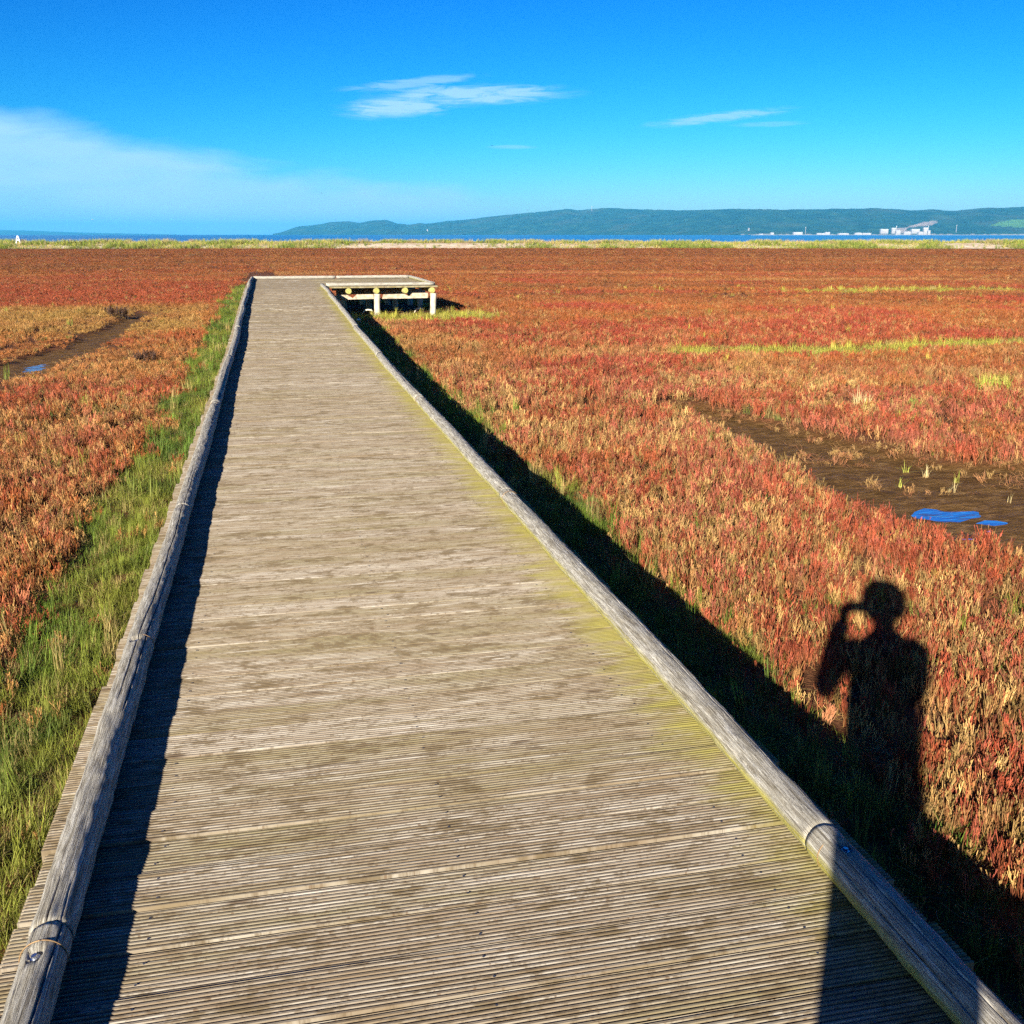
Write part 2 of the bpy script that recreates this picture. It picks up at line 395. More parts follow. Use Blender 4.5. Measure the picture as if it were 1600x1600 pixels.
def edge_log(p0, p1, near, moss, seed, bolts=(), r=.0465):
    V, F, A = log_mesh(p0, p1, r, near, moss, seed, bolts)
    o = mesh_obj('edge_log', V, F, M['log'], board, True, A)
    T = np.array(p1)-np.array(p0); T = T/np.linalg.norm(T); X = np.cross(T, (0,0,1)); X /= np.linalg.norm(X); B = np.cross(X, T)
    for (a, b) in bolts:
        c = np.array(p0)+T*a; d = X*cos(b)+B*sin(b)
        m = MB(); m.tube([c+d*(r-.03), c+d*(r-.012)], [.011, .011], 6); m.tube([c+d*(r-.013), c+d*(r-.006)], [.006, .006], 10)
        m.build('bolt', M['steel'], o)
        ring = [c + T*.035 + (X*cos(t)+B*sin(t))*(r*1.01) for t in np.linspace(b-2.0, b+2.6, 40)]
        MB().tube(ring, .0014, 6).build('wire_band', M['rust'], o)
    return o
def run(x, y0, joints, moss, seed):
    ys = [y0]+joints
    for i in range(len(ys)-1):
        a, b = ys[i]+.0015, ys[i+1]-.0015; near = a < 6
        za, zb = deck_z(a)+.045, deck_z(b)+.045
        bl = ()
        if near:
            up = 1.75 if x < 0 else 1.45
            bl = [(b-a-.10, up)] if i == 0 else [(3.67-a, 1.75)] if x < 0 and a < 3.6 else [(b-a-.12, 1.5)]
        dx = random.uniform(-.003, .003)
        edge_log((x+dx, a, za), (x+random.uniform(-.003, .003), b, zb), near, moss, seed+i, bl)
run(-.542, -1.4, [2.05, 5.65, 9.3, 12.9, 16.5, 20.1, 23.7, 27.3, 31.9], 0, 3)
run(1.257, -1.5, [2.02, 5.6, 9.25, 12.8, 16.4, 20.0, 23.6, 26.93], .9, 40)
zt = deck_z(30)+.045
edge_log((1.36, 27.06, zt), (4.13, 27.06, zt), False, 0, 70)
edge_log((-.5, 31.93, zt), (1.9, 31.93, zt), False, 0, 71)
edge_log((1.92, 31.93, zt), (4.13, 31.93, zt), False, 0, 72)
edge_log((4.13, 27.14, zt), (4.13, 31.86, zt), False, .6, 73)
# frame under the platform and the walk
def joist(x, ya, yb, za, zb):
    o = MB().tube([(x, ya, za), (x, yb, zb)], .075, 14).build('joist', M['joist'], board, True)
    MB().tube([(x, ya-.006, za), (x, ya+.001, za)], .070, 14).build('sawn_end', M['joistend'], o)
for x in (1.92, 2.63, 3.37, 4.07): joist(x, 26.97, 31.9, .655, .655)
for x in (-.35, .37, 1.08):
    joist(x, -1.4, 12, .435, .435); joist(x, 12.02, 26.95, .435, .655); joist(x, 26.96, 31.9, .655, .655)
def beam(zpts, y):
    poly = [((zx/5.714+480-591)/60+2.65, CAMZ-((zy/5.714+420)-366.5)/1652*27.05) for zx, zy in zpts]
    return MB().prism(poly[::-1], y-.06, y+.06).build('cross_beam', M['beam'], board)
beam([(280,215),(370,215),(420,245),(455,212),(600,212),(600,252),(370,255)], 27.06)
beam([(676,252),(690,215),(870,212),(920,235),(950,205),(1083,205),(1083,250),(900,252)], 27.06)
for y in (29.5, 31.6): MB().box((3.0, y, .50), (2.5, .12, .13)).build('cross_beam', M['beam'], board)
def post(x, y, top, r=.08, lean=0):
    zz = np.linspace(-.15, top, 7)
    MB().tube([(x+lean*z+.006*sin(z*9+x), y+.006*cos(z*7+x), z) for z in zz], [r*(1+.04*sin(z*11+y)) for z in zz], 14).build('post', M['post'], board, True)
post(2.64, 27.03, .575, .08); post(4.09, 27.03, .575, .08, .02)
for x in (1.95, 2.64, 3.4, 4.09):
    for y in (29.5, 31.6): post(x, y, .44)
for y in (.4, 2.9, 5.4, 7.9, 10.4, 12.9, 15.4, 17.9, 20.4, 22.9, 25.4):
    z = float(deck_z(y))-.55+.36
    for x in (-.35, 1.08): post(x, y, z-.1, .075)
    MB().box((.365, y, z-.06), (1.75, .1, .12)).build('cross_beam', M['beam'], board)

# ------------------------------------------------------------------ the marsh floor
MUD = [(4.3,12.1),(4.75,10.9),(4.45,9.3),(4.30,7.95),(4.15,6.85),(4.35,6.3),(4.45,5.85),(4.7,5.4),(6.6,5.6),(7.3,7.3),(6.9,8.0),(6.15,8.35),(5.95,8.95),(5.75,9.5),(5.5,10.9),(5.2,12.0)]
CREEK = [(-6.4,12.9),(-4.55,15.6),(-3.5,17.0),(-3.25,19.1),(-3.15,22.2),(-3.1,25.3),(-3.05,29.8),(-3.6,30.2),(-3.85,26.5),(-3.95,23.0),(-4.05,20.5),(-4.5,18.2),(-5.6,16.6),(-7.2,14.2)]
def wetness(x, y):
    j = .38*(fbm(x*1.1, y*1.1, 31)-.5)+.22*(vnoise(x*3.7, y*3.7, 8)-.5)
    a = 1-sstep(-.16, .06, sdf(x, y, MUD)+j)
    b = 1-sstep(-.14, .08, sdf(x, y, CREEK)+j*.8)
    c = .9*(1-sstep(.12, .3, np.hypot((x-2.6)*.8, y-15.6)+j*.3))*0
    return np.maximum(np.maximum(a, b), c)
def gz(x, y):
    w = wetness(x, y)
    z = .05*(fbm(x*.5, y*.5, 3)-.5)*(1-w) - .055*w + w*.020*(fbm(x*3.2, y*3.2, 44)-.5) + w*.05*(fbm(x*5+y*3, y*8-x*4, 45, 4)-.5)
    a_ = (x-5.03)*.743-(y-6.70)*.669; b_ = (x-5.03)*.669+(y-6.70)*.743
    z = z - .022*(1-sstep(.35, 1.25, np.hypot(a_/.42, b_/.20)))*w
    z = z - .025*(1-sstep(.3, 1.2, np.hypot((x+3.85+.25*(y-18)*.3)/.22, (y-17.9)/.9)))*w
    return z
def axis(lo, a, b, hi, st):
    c = np.arange(a, b, st); up = [b]; s = st
    while up[-1] < hi: s *= 1.22; up.append(up[-1]+s)
    up[-1] = hi; dn = [a]; s = st
    while dn[-1] > lo: s *= 1.22; dn.append(dn[-1]-s)
    dn[-1] = lo
    return np.unique(np.concatenate([dn[::-1], c, up]))
us = axis(-1800, -11, 15, 1800, .11); ds = axis(-1800, 0, 34, 173, .11)
gu, gd = np.meshgrid(us, ds); gx, gy = W(gu, gd)
near_ = (np.abs(gu) < 40) & (gd < 60) & (gd > -20)
z = np.where(near_, gz(gx, gy), 0.0); wt = np.where(near_, wetness(gx, gy), 0.0)
nu, nd = len(us), len(ds)
ii = (np.arange(nd-1)[:,None]*nu + np.arange(nu-1)[None,:]).reshape(-1)
GF = np.stack([ii, ii+1, ii+nu+1, ii+nu], 1)
g = mesh_obj('ground', np.stack([gx, gy, z], -1).reshape(-1, 3), GF, M['soil'], None, True, {'wet': wt.reshape(-1)})
tag(g, kind='structure')
def sheet(name, cx, cyy, a, b, zz, mat):
    n = 28; v = [(cx, cyy, zz)]+[(cx+a*cos(2*pi*i/n), cyy+b*sin(2*pi*i/n), zz) for i in range(n)]
    return tag(mesh_obj(name, v, [(0, 1+i, 1+(i+1) % n) for i in range(n)], mat), kind='structure')
sheet('puddle', 5.05, 6.7, .9, .6, -.0675, M['puddle'])
sheet('puddle', -3.85, 17.9, .45, 1.1, -.0700, M['puddle'])

# shore berm
bu = axis(-420, -110, 130, 420, .9); bd = np.concatenate([np.arange(155, 172, .6), np.arange(172, 196, 2.)])
U, D = np.meshgrid(bu, bd)
sh = 158.5 + 4*(fbm(U*.02+40, U*0, 5)-.5)
top = .72 + .35*(fbm(U*.06, U*0+3, 6)-.5) - .3*np.exp(-((U-9)/6)**2)*0
hb = top*sstep(0, 7, D-sh)*(1-sstep(14, 34, D-sh)) + .14*(fbm(U*.5, D*.5, 7)-.5)*sstep(0, 3, D-sh)
zb = hb - .04 - .75*sstep(14, 34, D-sh)
bx, by = W(U, D); ii = (np.arange(len(bd)-1)[:,None]*len(bu) + np.arange(len(bu)-1)[None,:]).reshape(-1)
tag(mesh_obj('sand_bank', np.stack([bx, by, zb], -1).reshape(-1, 3), np.stack([ii, ii+1, ii+len(bu)+1, ii+len(bu)], 1), M['sand'], None, True), kind='structure')
def berm_z(u, d):
    s_ = 158.5 + 4*(fbm(u*.02+40, u*0, 5)-.5); t_ = .72 + .35*(fbm(u*.06, u*0+3, 6)-.5)
    return t_*sstep(0, 7, d-s_)*(1-sstep(14, 34, d-s_)) + .14*(fbm(u*.5, d*.5, 7)-.5)*sstep(0, 3, d-s_) - .04 - .75*sstep(14, 34, d-s_), s_
# sea: one sheet to the horizon
qs = [W(-14000, 174), W(14000, 174), W(14000, 18500), W(-14000, 18500)]
tag(mesh_obj('sea', [(x, y, -.3) for x, y in qs], [(0, 1, 2, 3)], M['sea']), kind='structure')

# ------------------------------------------------------------------ far land
K = 1657.7
def hills(name, prof, px0, px1, npx, D0, depth, seed, rough):
    px = np.linspace(px0, px1, npx); vv = np.concatenate([np.linspace(0, 1, 44), np.linspace(1.05, 1.6, 8)])
    P, V = np.meshgrid(px, vv)
    d0 = D0(px)[None,:] + 60*(fbm(px*.03, px*0, seed)-.5)[None,:]
    dr = d0+depth; H = (366.5-np.interp(px, [a for a, b in prof], [b for a, b in prof]))[None,:]/K*dr + 2.05
    H = np.maximum(H, 1.5); D = d0 + depth*V
    U = D*(P-800)/K
    up = sstep(0, 1, V)**.75; dn = 1-.7*sstep(1, 1.6, V)
    rid = np.abs(fbm(U*.0016+D*.0004, D*.0009, seed+1, 4)-.5)*2
    Z = H*up*dn*(1 - rough*(rid)*np.sin(np.clip(V, 0, 1)*pi)**.8) + rough*34*(fbm(U*.0055, D*.004, seed+5, 3)-.5)*np.clip(V*4, 0, 1)*(1-.7*sstep(.75, 1, V)) + rough*14*(fbm(U*.02, D*.02, seed+2, 3)-.5)*np.minimum(V*6, 1) - 1.2*(V <= 0)
    x, y = W(U, D); n = npx; ii = (np.arange(len(vv)-1)[:,None]*n + np.arange(n-1)[None,:]).reshape(-1)
    py = 366.5-(Z-2.05)/D*K
    q = np.zeros_like(P)
    if name == 'hills':
        poly = [(1396,358),(1410,356.5),(1425,352.5),(1440,348),(1452,346.5),(1464,347.5),(1456,352),(1443,353.5),(1420,356),(1412,360),(1450,363),(1440,365),(1405,364)]
        q = (inpoly(P, py, poly)*(V < .95)).astype(float)
    me_ = (inpoly(P, py, [(1545,353),(1560,347),(1580,344.5),(1605,344),(1640,350),(1600,356)])*(V < .9)).astype(float) if name == 'hills' else q
    shr = ((V < .06)*(vnoise(P*.2, P*0, 3) > .45)*(P > 1150)).astype(float)
    o = mesh_obj(name, np.stack([x, y, Z], -1).reshape(-1, 3), np.stack([ii, ii+1, ii+n+1, ii+n], 1), M['hills'], None, True,
        {'quarry': q.reshape(-1), 'meadow': me_.reshape(-1), 'shore': shr.reshape(-1)})
    return tag(o, kind='structure')
RIDGE = [(425,367),(445,361.5),(465,354.5),(500,351),(520,348),(545,346.5),(562,349),(582,345.5),(605,344.5),(622,350),(640,352),(655,349),(666,350.5),(700,346),(740,343),(790,337),(830,333.5),(870,330),(885,328),(905,330),(950,327),(1000,329),(1060,330.5),(1130,329),(1190,329),(1260,329),(1330,328),(1360,327),(1400,328.5),(1420,330),(1450,329),(1490,331),(1530,327),(1570,326.5),(1600,325),(1700,322),(1900,330),(2300,325),(2700,338),(3300,352),(3900,366.5)]
hills('hills', RIDGE, 426, 3900, 1200, lambda p: np.interp(p, [430, 700, 1200, 2300], [8600, 7200, 5200, 4600]), 1500, 3, .6)
hills('far_coast_hills', [(-800,356),(-200,355),(0,359.5),(50,360.5),(100,362.5),(150,364),(200,365),(275,366.3)], -800, 276, 260, lambda p: p*0+12500., 2500, 9, .2)

def far(px, D, z=0):            # a far place seen along a bearing
    x, y = W(D*(px-800)/K, D); return (x, y, z)
def hpx(D, y0, y1): return (y1-y0)/K*D
far_rot = -R(YAW)
def far_building(name, p0, p1, ytop, ybase, D, label, group=None, roof='flat', depth=None):
    w = (p1-p0)/K*D; h = hpx(D, ytop, ybase)*.86; zb = CAMZ - (ybase-366.5)/K*D
    r = empty(name, far((p0+p1)/2, D, zb), far_rot); tag(r, label, 'building', group)
    dp = depth or max(14, w*.45)
    MB().box((0, 0, (h*.82-8)/2), (w, dp, h*.82+8)).build('wall', M['oldwhite'], r)
    if roof == 'flat': MB().box((0, 0, h*.91), (w+.8, dp+.8, h*.18)).build('roof', M['roofgrey'], r)
    else: MB().prism([(-w/2-.5, h*.82), (w/2+.5, h*.82), (w/2+.5, h*.86), (0, h*1.05), (-w/2-.5, h*.86)], -dp/2, dp/2).build('roof', M['roofgrey'], r)
    if h > 9: MB().box((0, -dp/2-.03, h*.45), (w*.5, .12, h*.14)).build('window', M['roofgrey'], r)
    return r
def far_chimney(name, px, wpx, ytop, ybase, D, label, cat):
    zb = CAMZ - (ybase-366.5)/K*D; h = hpx(D, ytop, ybase); r = wpx/K*D/2
    e = empty(name, far(px, D, zb)); tag(e, label, cat)
    MB().tube([(0,0,-9), (0,0,h*.9)], [r*1.1, r*.85], 12).build('shaft', M['oldwhite'], e, True)
    MB().tube([(0,0,h*.9), (0,0,h)], [r*1.05, r*1.05], 12).build('cap', M['conc'], e)
    return e
far_building('factory_hall', 1375, 1386.5, 357.5, 362.5, 5010, 'white box-shaped hall alone left of the hillside quarry')
far_building('factory_silo_block', 1392.5, 1398, 355.5, 362.5, 5000, 'narrow white tower block with a chimney at the left end of the quarry')
far_chimney('factory_chimney', 1399.8, 1.3, 353.5, 362.5, 4995, 'white chimney beside the narrow tower block left of the quarry', 'chimney')
far_building('factory_annex', 1399, 1406, 359.5, 364.5, 4960, 'small white annex at the foot of the narrow tower block', roof='gable')
far_building('factory_warehouse', 1423, 1435.5, 357.6, 362.5, 4990, 'long white warehouse below the middle of the quarry slope')
far_building('factory_tower', 1442, 1448.5, 354.5, 365, 4960, 'tall white factory block with a chimney below the right end of the quarry')
far_chimney('factory_chimney', 1449.6, 1.1, 353, 364, 4950, 'thin white chimney beside the tall factory block', 'chimney')
far_building('factory_shed', 1411.5, 1422, 361.8, 364.8, 4955, 'low white shed on the shore under the quarry', roof='gable')
far_building('factory_shed', 1434, 1441.5, 362, 365, 4952, 'low white shed between the warehouse and the tall factory block', roof='gable')
far_building('factory_shed', 1448.8, 1452.5, 359.8, 365, 4945, 'small white shed at the right foot of the tall factory block')
for a, b, t, l in ((1186, 1192, 365, 'tiny'), (1203.5, 1208.5, 363, 'small'), (1239, 1253, 362.3, 'wide'), (1276, 1289, 364, 'low'), (1289, 1296, 362.3, 'tall')):
    far_building('harbour_shed', a, b, t, 366.6, 5060, {'tiny': 'tiny white shed, leftmost of the white sheds along the far shore', 'small': 'small white shed between the tiny leftmost shed and the wide one near the mast',
        'wide': 'wide white shed just left of the thin mast', 'low': 'low long white shed joined to a taller one right of the mast', 'tall': 'taller white block at the right end of the low long shed on the far shore'}[l])
far_building('harbour_shed', 1309, 1325, 364, 366.6, 5060, 'low pale shed midway between the thin mast and the quarry factory', roof='gable')
far_building('harbour_shed', 1335, 1346, 363.2, 366.6, 5060, 'white gabled shed, second left of the box-shaped factory hall', roof='gable')
far_building('harbour_shed', 1347, 1360, 363.8, 366.6, 5060, 'white low shed nearest the box-shaped factory hall')
far_chimney('harbour_mast', 1258.3, .8, 355, 366, 5055, 'thin white mast standing on the far shore', 'mast')
far_chimney('water_tower', 1493.5, .9, 352, 360.5, 4960, 'white tower on the low slope right of the quarry', 'tower')
far_chimney('ridge_mast', 924, .8, 323.8, 330, 7700, 'tiny mast on top of the long forested ridge', 'mast')
far_building('far_house', 1168.4, 1170, 356.5, 358.3, 5250, 'tiny white house on the wooded slope above the harbour sheds', roof='gable')
far_building('far_house', 667.2, 668.8, 358.4, 360, 7350, 'tiny white house on the slope of the left headland', roof='gable')
e = empty('sea_wall', far(1390, 4940, -1), far_rot); tag(e, 'long pale concrete sea wall along the far shore', 'sea wall')
MB().box((0, 0, .6), (1290, 8, 2.4)).build('wall', M['seawall'], e); MB().box((0, 2.5, 2.1), (1290, 1.2, .6)).build('parapet', M['seawall'], e)

# white A-shaped trestle on the shore
u0 = 166*(27-800)/K; zz_, _ = berm_z(np.array(u0), np.array(166.)); x, y = W(u0, 166)
tr = empty('trestle', (x, y, float(zz_)+.12), far_rot); tag(tr, 'white A-shaped trestle standing in the shore grass', 'trestle')
for sx in (-1, 1):
    MB().tube([(sx*.36, 0, -.1), (sx*.05, 0, 1.15)], .075, 8).build('leg', M['white'], tr)
MB().box((0, 0, .5), (.45, .09, .12)).build('crossbar', M['white'], tr)
MB().box((.55, .25, .38), (.5, .06, .45), .2).build('board', M['dark'], tr)

# birds
def bird(px, py, D, span, mat, label, tilt):
    el = (366.5-py)/K; x, y, _ = far(px, D); e = empty('bird', (x, y, CAMZ+el*D), tilt); tag(e, label, 'bird')
    m = MB(); m.tube([(0, -.5*span*.35, 0), (0, -.2*span*.35, .01), (0, .25*span*.35, .01), (0, .5*span*.35, 0)], [.01*span, .07*span, .06*span, .015*span], 8)
    m.build('body', mat, e, True)
    for s in (-1, 1):
        v = []; f = []
        for i, (t, c, zl) in enumerate(((0, .2, 0.), (.5, .2, .11), (1., .03, .06))):
            for dz in (-.008, .008): v += [(s*t*span/2, c*span/2, zl*span+dz*span), (s*t*span/2, -c*span/2, zl*span+dz*span)]
        for i in range(2):
            a = i*4; f += [(a, a+1, a+5, a+4), (a+2, a+6, a+7, a+3), (a, a+4, a+6, a+2), (a+1, a+3, a+7, a+5)]
        MB().add(v, f).build('wing', mat, e)
bird(769.5, 235.5, 200, .62, M['crow'], 'tiny dark bird flying just below the thin cloud wisp', .6)
bird(505, 305, 260, .5, M['crow'], 'tiny dark bird low in the pale sky left of centre', -.5)
bird(147, 344, 240, .9, M['gull'], 'tiny pale gull above the sea at far left', 1.2)

# ------------------------------------------------------------------ plants
SRC = bpy.data.collections.new('plant_sources')
def ribbon(V, F, A, B_, pts, w, rv, h0, nrm):
    n = len(V)
    for i, p in enumerate(pts):
        t = i/(len(pts)-1); ww = w*(1-t**1.5*.9)
        V.append(p-nrm*ww/2); V.append(p+nrm*ww/2); A += [rv, rv]; B_ += [t, t]
    for i in range(len(pts)-1): F.append((n+2*i, n+2*i+1, n+2*i+3, n+2*i+2))
def stick(V, F, A, B_, pts, r, rv, sides=3):
    n = len(V); H = .2
    for i, p in enumerate(pts):
        t = i/(len(pts)-1); rr = r*(1-.35*t)
        for k in range(sides):
            a = 2*pi*k/sides+rv*6; V.append(np.array(p)+np.array((cos(a)*rr, sin(a)*rr, 0))); A.append(rv); B_.append(min(1, p[2]/H))
    for i in range(len(pts)-1):
        for k in range(sides):
            k2 = (k+1) % sides; F.append((n+i*sides+k, n+i*sides+k2, n+(i+1)*sides+k2, n+(i+1)*sides+k))
    L = n+(len(pts)-1)*sides; F.append([L+k for k in range(sides)])
def source(name, V, F, A, B_, mat):
    me = bpy.data.meshes.new(name); me.from_pydata([tuple(map(float, p)) for p in V], [], [list(map(int, f)) for f in F]); me.materials.append(mat)
    for k, a in (('rv', A), ('hh', B_)):
        at = me.attributes.new(k, 'FLOAT', 'POINT'); at.data.foreach_set('value', np.asarray(a, np.float32))
    return me
def glasswort_mesh(seed, spread=.05, nst=5, lean=.18, thick=.0025):
    g = np.random.default_rng(seed); V, F, A, B_ = [], [], [], []
    for s in range(nst):
        a, r0 = g.uniform(0, 2*pi), spread*math.sqrt(g.uniform(0, 1)); b = np.array((cos(a)*r0, sin(a)*r0, -.02))
        h = g.uniform(.11, .19); ln = g.normal(0, lean, 2)*h; rv = g.uniform(0, 1)
        tip = b+np.array((ln[0], ln[1], h)); mid = (b+tip)/2+np.array((*g.normal(0, .008, 2), .01))
        stick(V, F, A, B_, [b, mid, tip], thick, rv)
        for k in range(int(g.integers(5, 9))):
            t = g.uniform(.22, .9); p = b*(1-t)+tip*t+(mid-(b+tip)/2)*(1-abs(2*t-1)); L = (1.05-t)*h*g.uniform(.35, .6); a2 = g.uniform(0, 2*pi)
            o = np.array((cos(a2), sin(a2), 0))*L*.42
            stick(V, F, A, B_, [p, p+o*.75+np.array((0,0,L*.45)), p+o+np.array((0,0,L))], thick*.85, min(1, max(0, rv+g.normal(0, .22))))
    return V, F, A, B_
def grass_mesh(seed, n=34, spread=.07, hmin=.09, hmax=.24, lean=.55, w=.0042):
    g = np.random.default_rng(seed); V, F, A, B_ = [], [], [], []
    for s in range(n):
        a, r0 = g.uniform(0, 2*pi), spread*math.sqrt(g.uniform(0, 1)); b = np.array((cos(a)*r0, sin(a)*r0, -.01))
        h = g.uniform(hmin, hmax); a2 = g.uniform(0, 2*pi); d = np.array((cos(a2), sin(a2), 0)); bend = abs(g.normal(0, lean))
        pts = [b+d*bend*h*t**2+np.array((0,0,h*(t-.28*bend*t**2))) for t in (0, .3, .6, .82, 1.)]
        ribbon(V, F, A, B_, pts, w*g.uniform(.7, 1.3), g.uniform(0, 1), h, np.array((-d[1], d[0], 0)))
    return V, F, A, B_
def straw_mesh(seed, n=16):      # dry curled stalks
    g = np.random.default_rng(seed); V, F, A, B_ = [], [], [], []
    for s in range(n):
        b = np.array((*g.normal(0, .06, 2), g.uniform(0, .02))); a = g.uniform(0, 2*pi); k = g.normal(0, 5); p = b.copy(); pts = [p]
        up = g.uniform(.1, .9)
        for i in range(5):
            a += k*.09; p = p+np.array((cos(a)*.03, sin(a)*.03, .026*up*(1-i*.22))); pts.append(p)
        stick(V, F, A, B_, pts, .0022, g.uniform(0, 1))
    return V, F, A, B_
def coll(name, meshes):
    c = bpy.data.collections.new(name)
    for i, me in enumerate(meshes): c.objects.link(bpy.data.objects.new('%s_%02d' % (name, i), me))
    return c
C_GL = coll('glasswort_source', [source('glasswort', *glasswort_mesh(100+i, .055, 6), M['glass']) for i in range(8)] + [source('glasswort', *straw_mesh(300+i), M['glass']) for i in range(4)])
C_GR = coll('grass_source', [source('grass', *grass_mesh(200+i), M['grass']) for i in range(6)] + [source('grass', *grass_mesh(250+i, 26, .05, .2, .42, .3, .006), M['grass']) for i in range(3)])

def scatter(name, coll_, pos, rot, scl, vid, colr, label=None):
    me = bpy.data.meshes.new(name); me.from_pydata(pos.tolist(), [], [])
    def at(k, typ, prop, a):
        t = me.attributes.new(k, typ, 'POINT'); t.data.foreach_set(prop, np.ascontiguousarray(a).reshape(-1))
    at('rot', 'FLOAT_VECTOR', 'vector', rot.astype(np.float32)); at('scl', 'FLOAT_VECTOR', 'vector', scl.astype(np.float32))
    at('vid', 'INT', 'value', vid.astype(np.int32))
    at('pcol', 'FLOAT_COLOR', 'color', np.concatenate([colr, np.ones((len(colr), 1))], 1).astype(np.float32))
    o = link(bpy.data.objects.new(name, me))
    t = bpy.data.node_groups.new(name+'_scatter', 'GeometryNodeTree')
    t.interface.new_socket('Geometry', in_out='INPUT', socket_type='NodeSocketGeometry'); t.interface.new_socket('Geometry', in_out='OUTPUT', socket_type='NodeSocketGeometry')
    nd = t.nodes; gi = nd.new('NodeGroupInput'); go = nd.new('NodeGroupOutput'); ip = nd.new('GeometryNodeInstanceOnPoints'); ci = nd.new('GeometryNodeCollectionInfo')
    ci.inputs['Collection'].default_value = coll_; ci.inputs['Separate Children'].default_value = True; ci.inputs['Reset Children'].default_value = True
    def na(k, typ):
        n = nd.new('GeometryNodeInputNamedAttribute'); n.data_type = typ; n.inputs[0].default_value = k
        return [s for s in n.outputs if s.enabled and s.name == 'Attribute'][0]
    er = nd.new('FunctionNodeEulerToRotation'); t.links.new(na('rot', 'FLOAT_VECTOR'), er.inputs[0])
    t.links.new(gi.outputs[0], ip.inputs['Points']); t.links.new(ci.outputs[0], ip.inputs['Instance']); ip.inputs['Pick Instance'].default_value = True
    t.links.new(na('vid', 'INT'), ip.inputs['Instance Index']); t.links.new(er.outputs[0], ip.inputs['Rotation']); t.links.new(na('scl', 'FLOAT_VECTOR'), ip.inputs['Scale'])
    t.links.new(ip.outputs[0], go.inputs[0])
    md = o.modifiers.new('scatter', 'NODES'); md.node_group = t
    return tag(o, label, kind='stuff')

def cloudpts(n_of, rmin, rmax, ang=None):
    ang = ang or (60 if rmax <= 34 else 47)
    """random points in the sector the photograph looks into; n_of = points per square metre"""
    area = R(2*ang)/2*(rmax**2-rmin**2); n = int(area*n_of)
    r = np.sqrt(rng.uniform(rmin**2, rmax**2, n)); a = rng.uniform(-R(ang), R(ang), n)
    return W(r*np.sin(a), r*np.cos(a)) + (r,)
def on_deck(x, y, m=.0):
    return ((x > -.66-m) & (x < 1.40+m) & (y < 27.1)) | ((x > -.66-m) & (x < 4.25+m) & (y > 26.9-m) & (y < 32.1+m))
GREENL = [(8.4, 16.6), (9.8, 17.2)]
def green_amount(x, y):
    """how far green grass takes over from glasswort"""
    n = fbm(x*.9+5, y*.55, 21); n2 = vnoise(x*2.7, y*2.7, 22)
    wl = .74+.55*(n-.5)*2*.7+.2*(n2-.5)
    left = 1-sstep(wl-.10, wl+.12, -.64-x); left = np.where(x < .3, left, 0)
    wr = .70+.55*(n-.5)+.35*(n2-.5)
    right = 1-sstep(wr-.15, wr+.30, x-1.40); right = np.where((x > .3) & (y < 27.5), right, 0)
    lawn = 1-sstep(.8, 1.1, np.hypot((x-3.8)/1.9, (y-26.3)/1.85)+.35*(n2-.5))
    st2 = (1-sstep(.5, 1.6, np.abs(y-(35.-.10*(x-24))+1.6*(n-.5))))*sstep(17, 20, x)*.55
    streak = 1.1*(1-sstep(.4, 1.0, np.abs(y-(16.9+.05*(x-9)+.9*(fbm(x*.5, x*0, 23)-.5)))+.5*(n2-.5)+.9*np.abs(n-.5)))*sstep(6.2, 7.2, x)*.9
    und = ((x > 1.3) & (x < 4.6) & (y > 26) & (y < 32.5))*.7
    return np.minimum(1, np.maximum.reduce([left, right, lawn, streak, st2, und]))
C_RED, C_ORG, C_STR, C_BRN, C_PNK, C_OLV = [np.array(c) for c in ((.32,.050,.024), (.36,.103,.022), (.47,.31,.105), (.20,.058,.024), (.37,.090,.058), (.22,.18,.04))]
def lerp(a, b, t): return a*(1-t[:,None])+b*t[:,None]
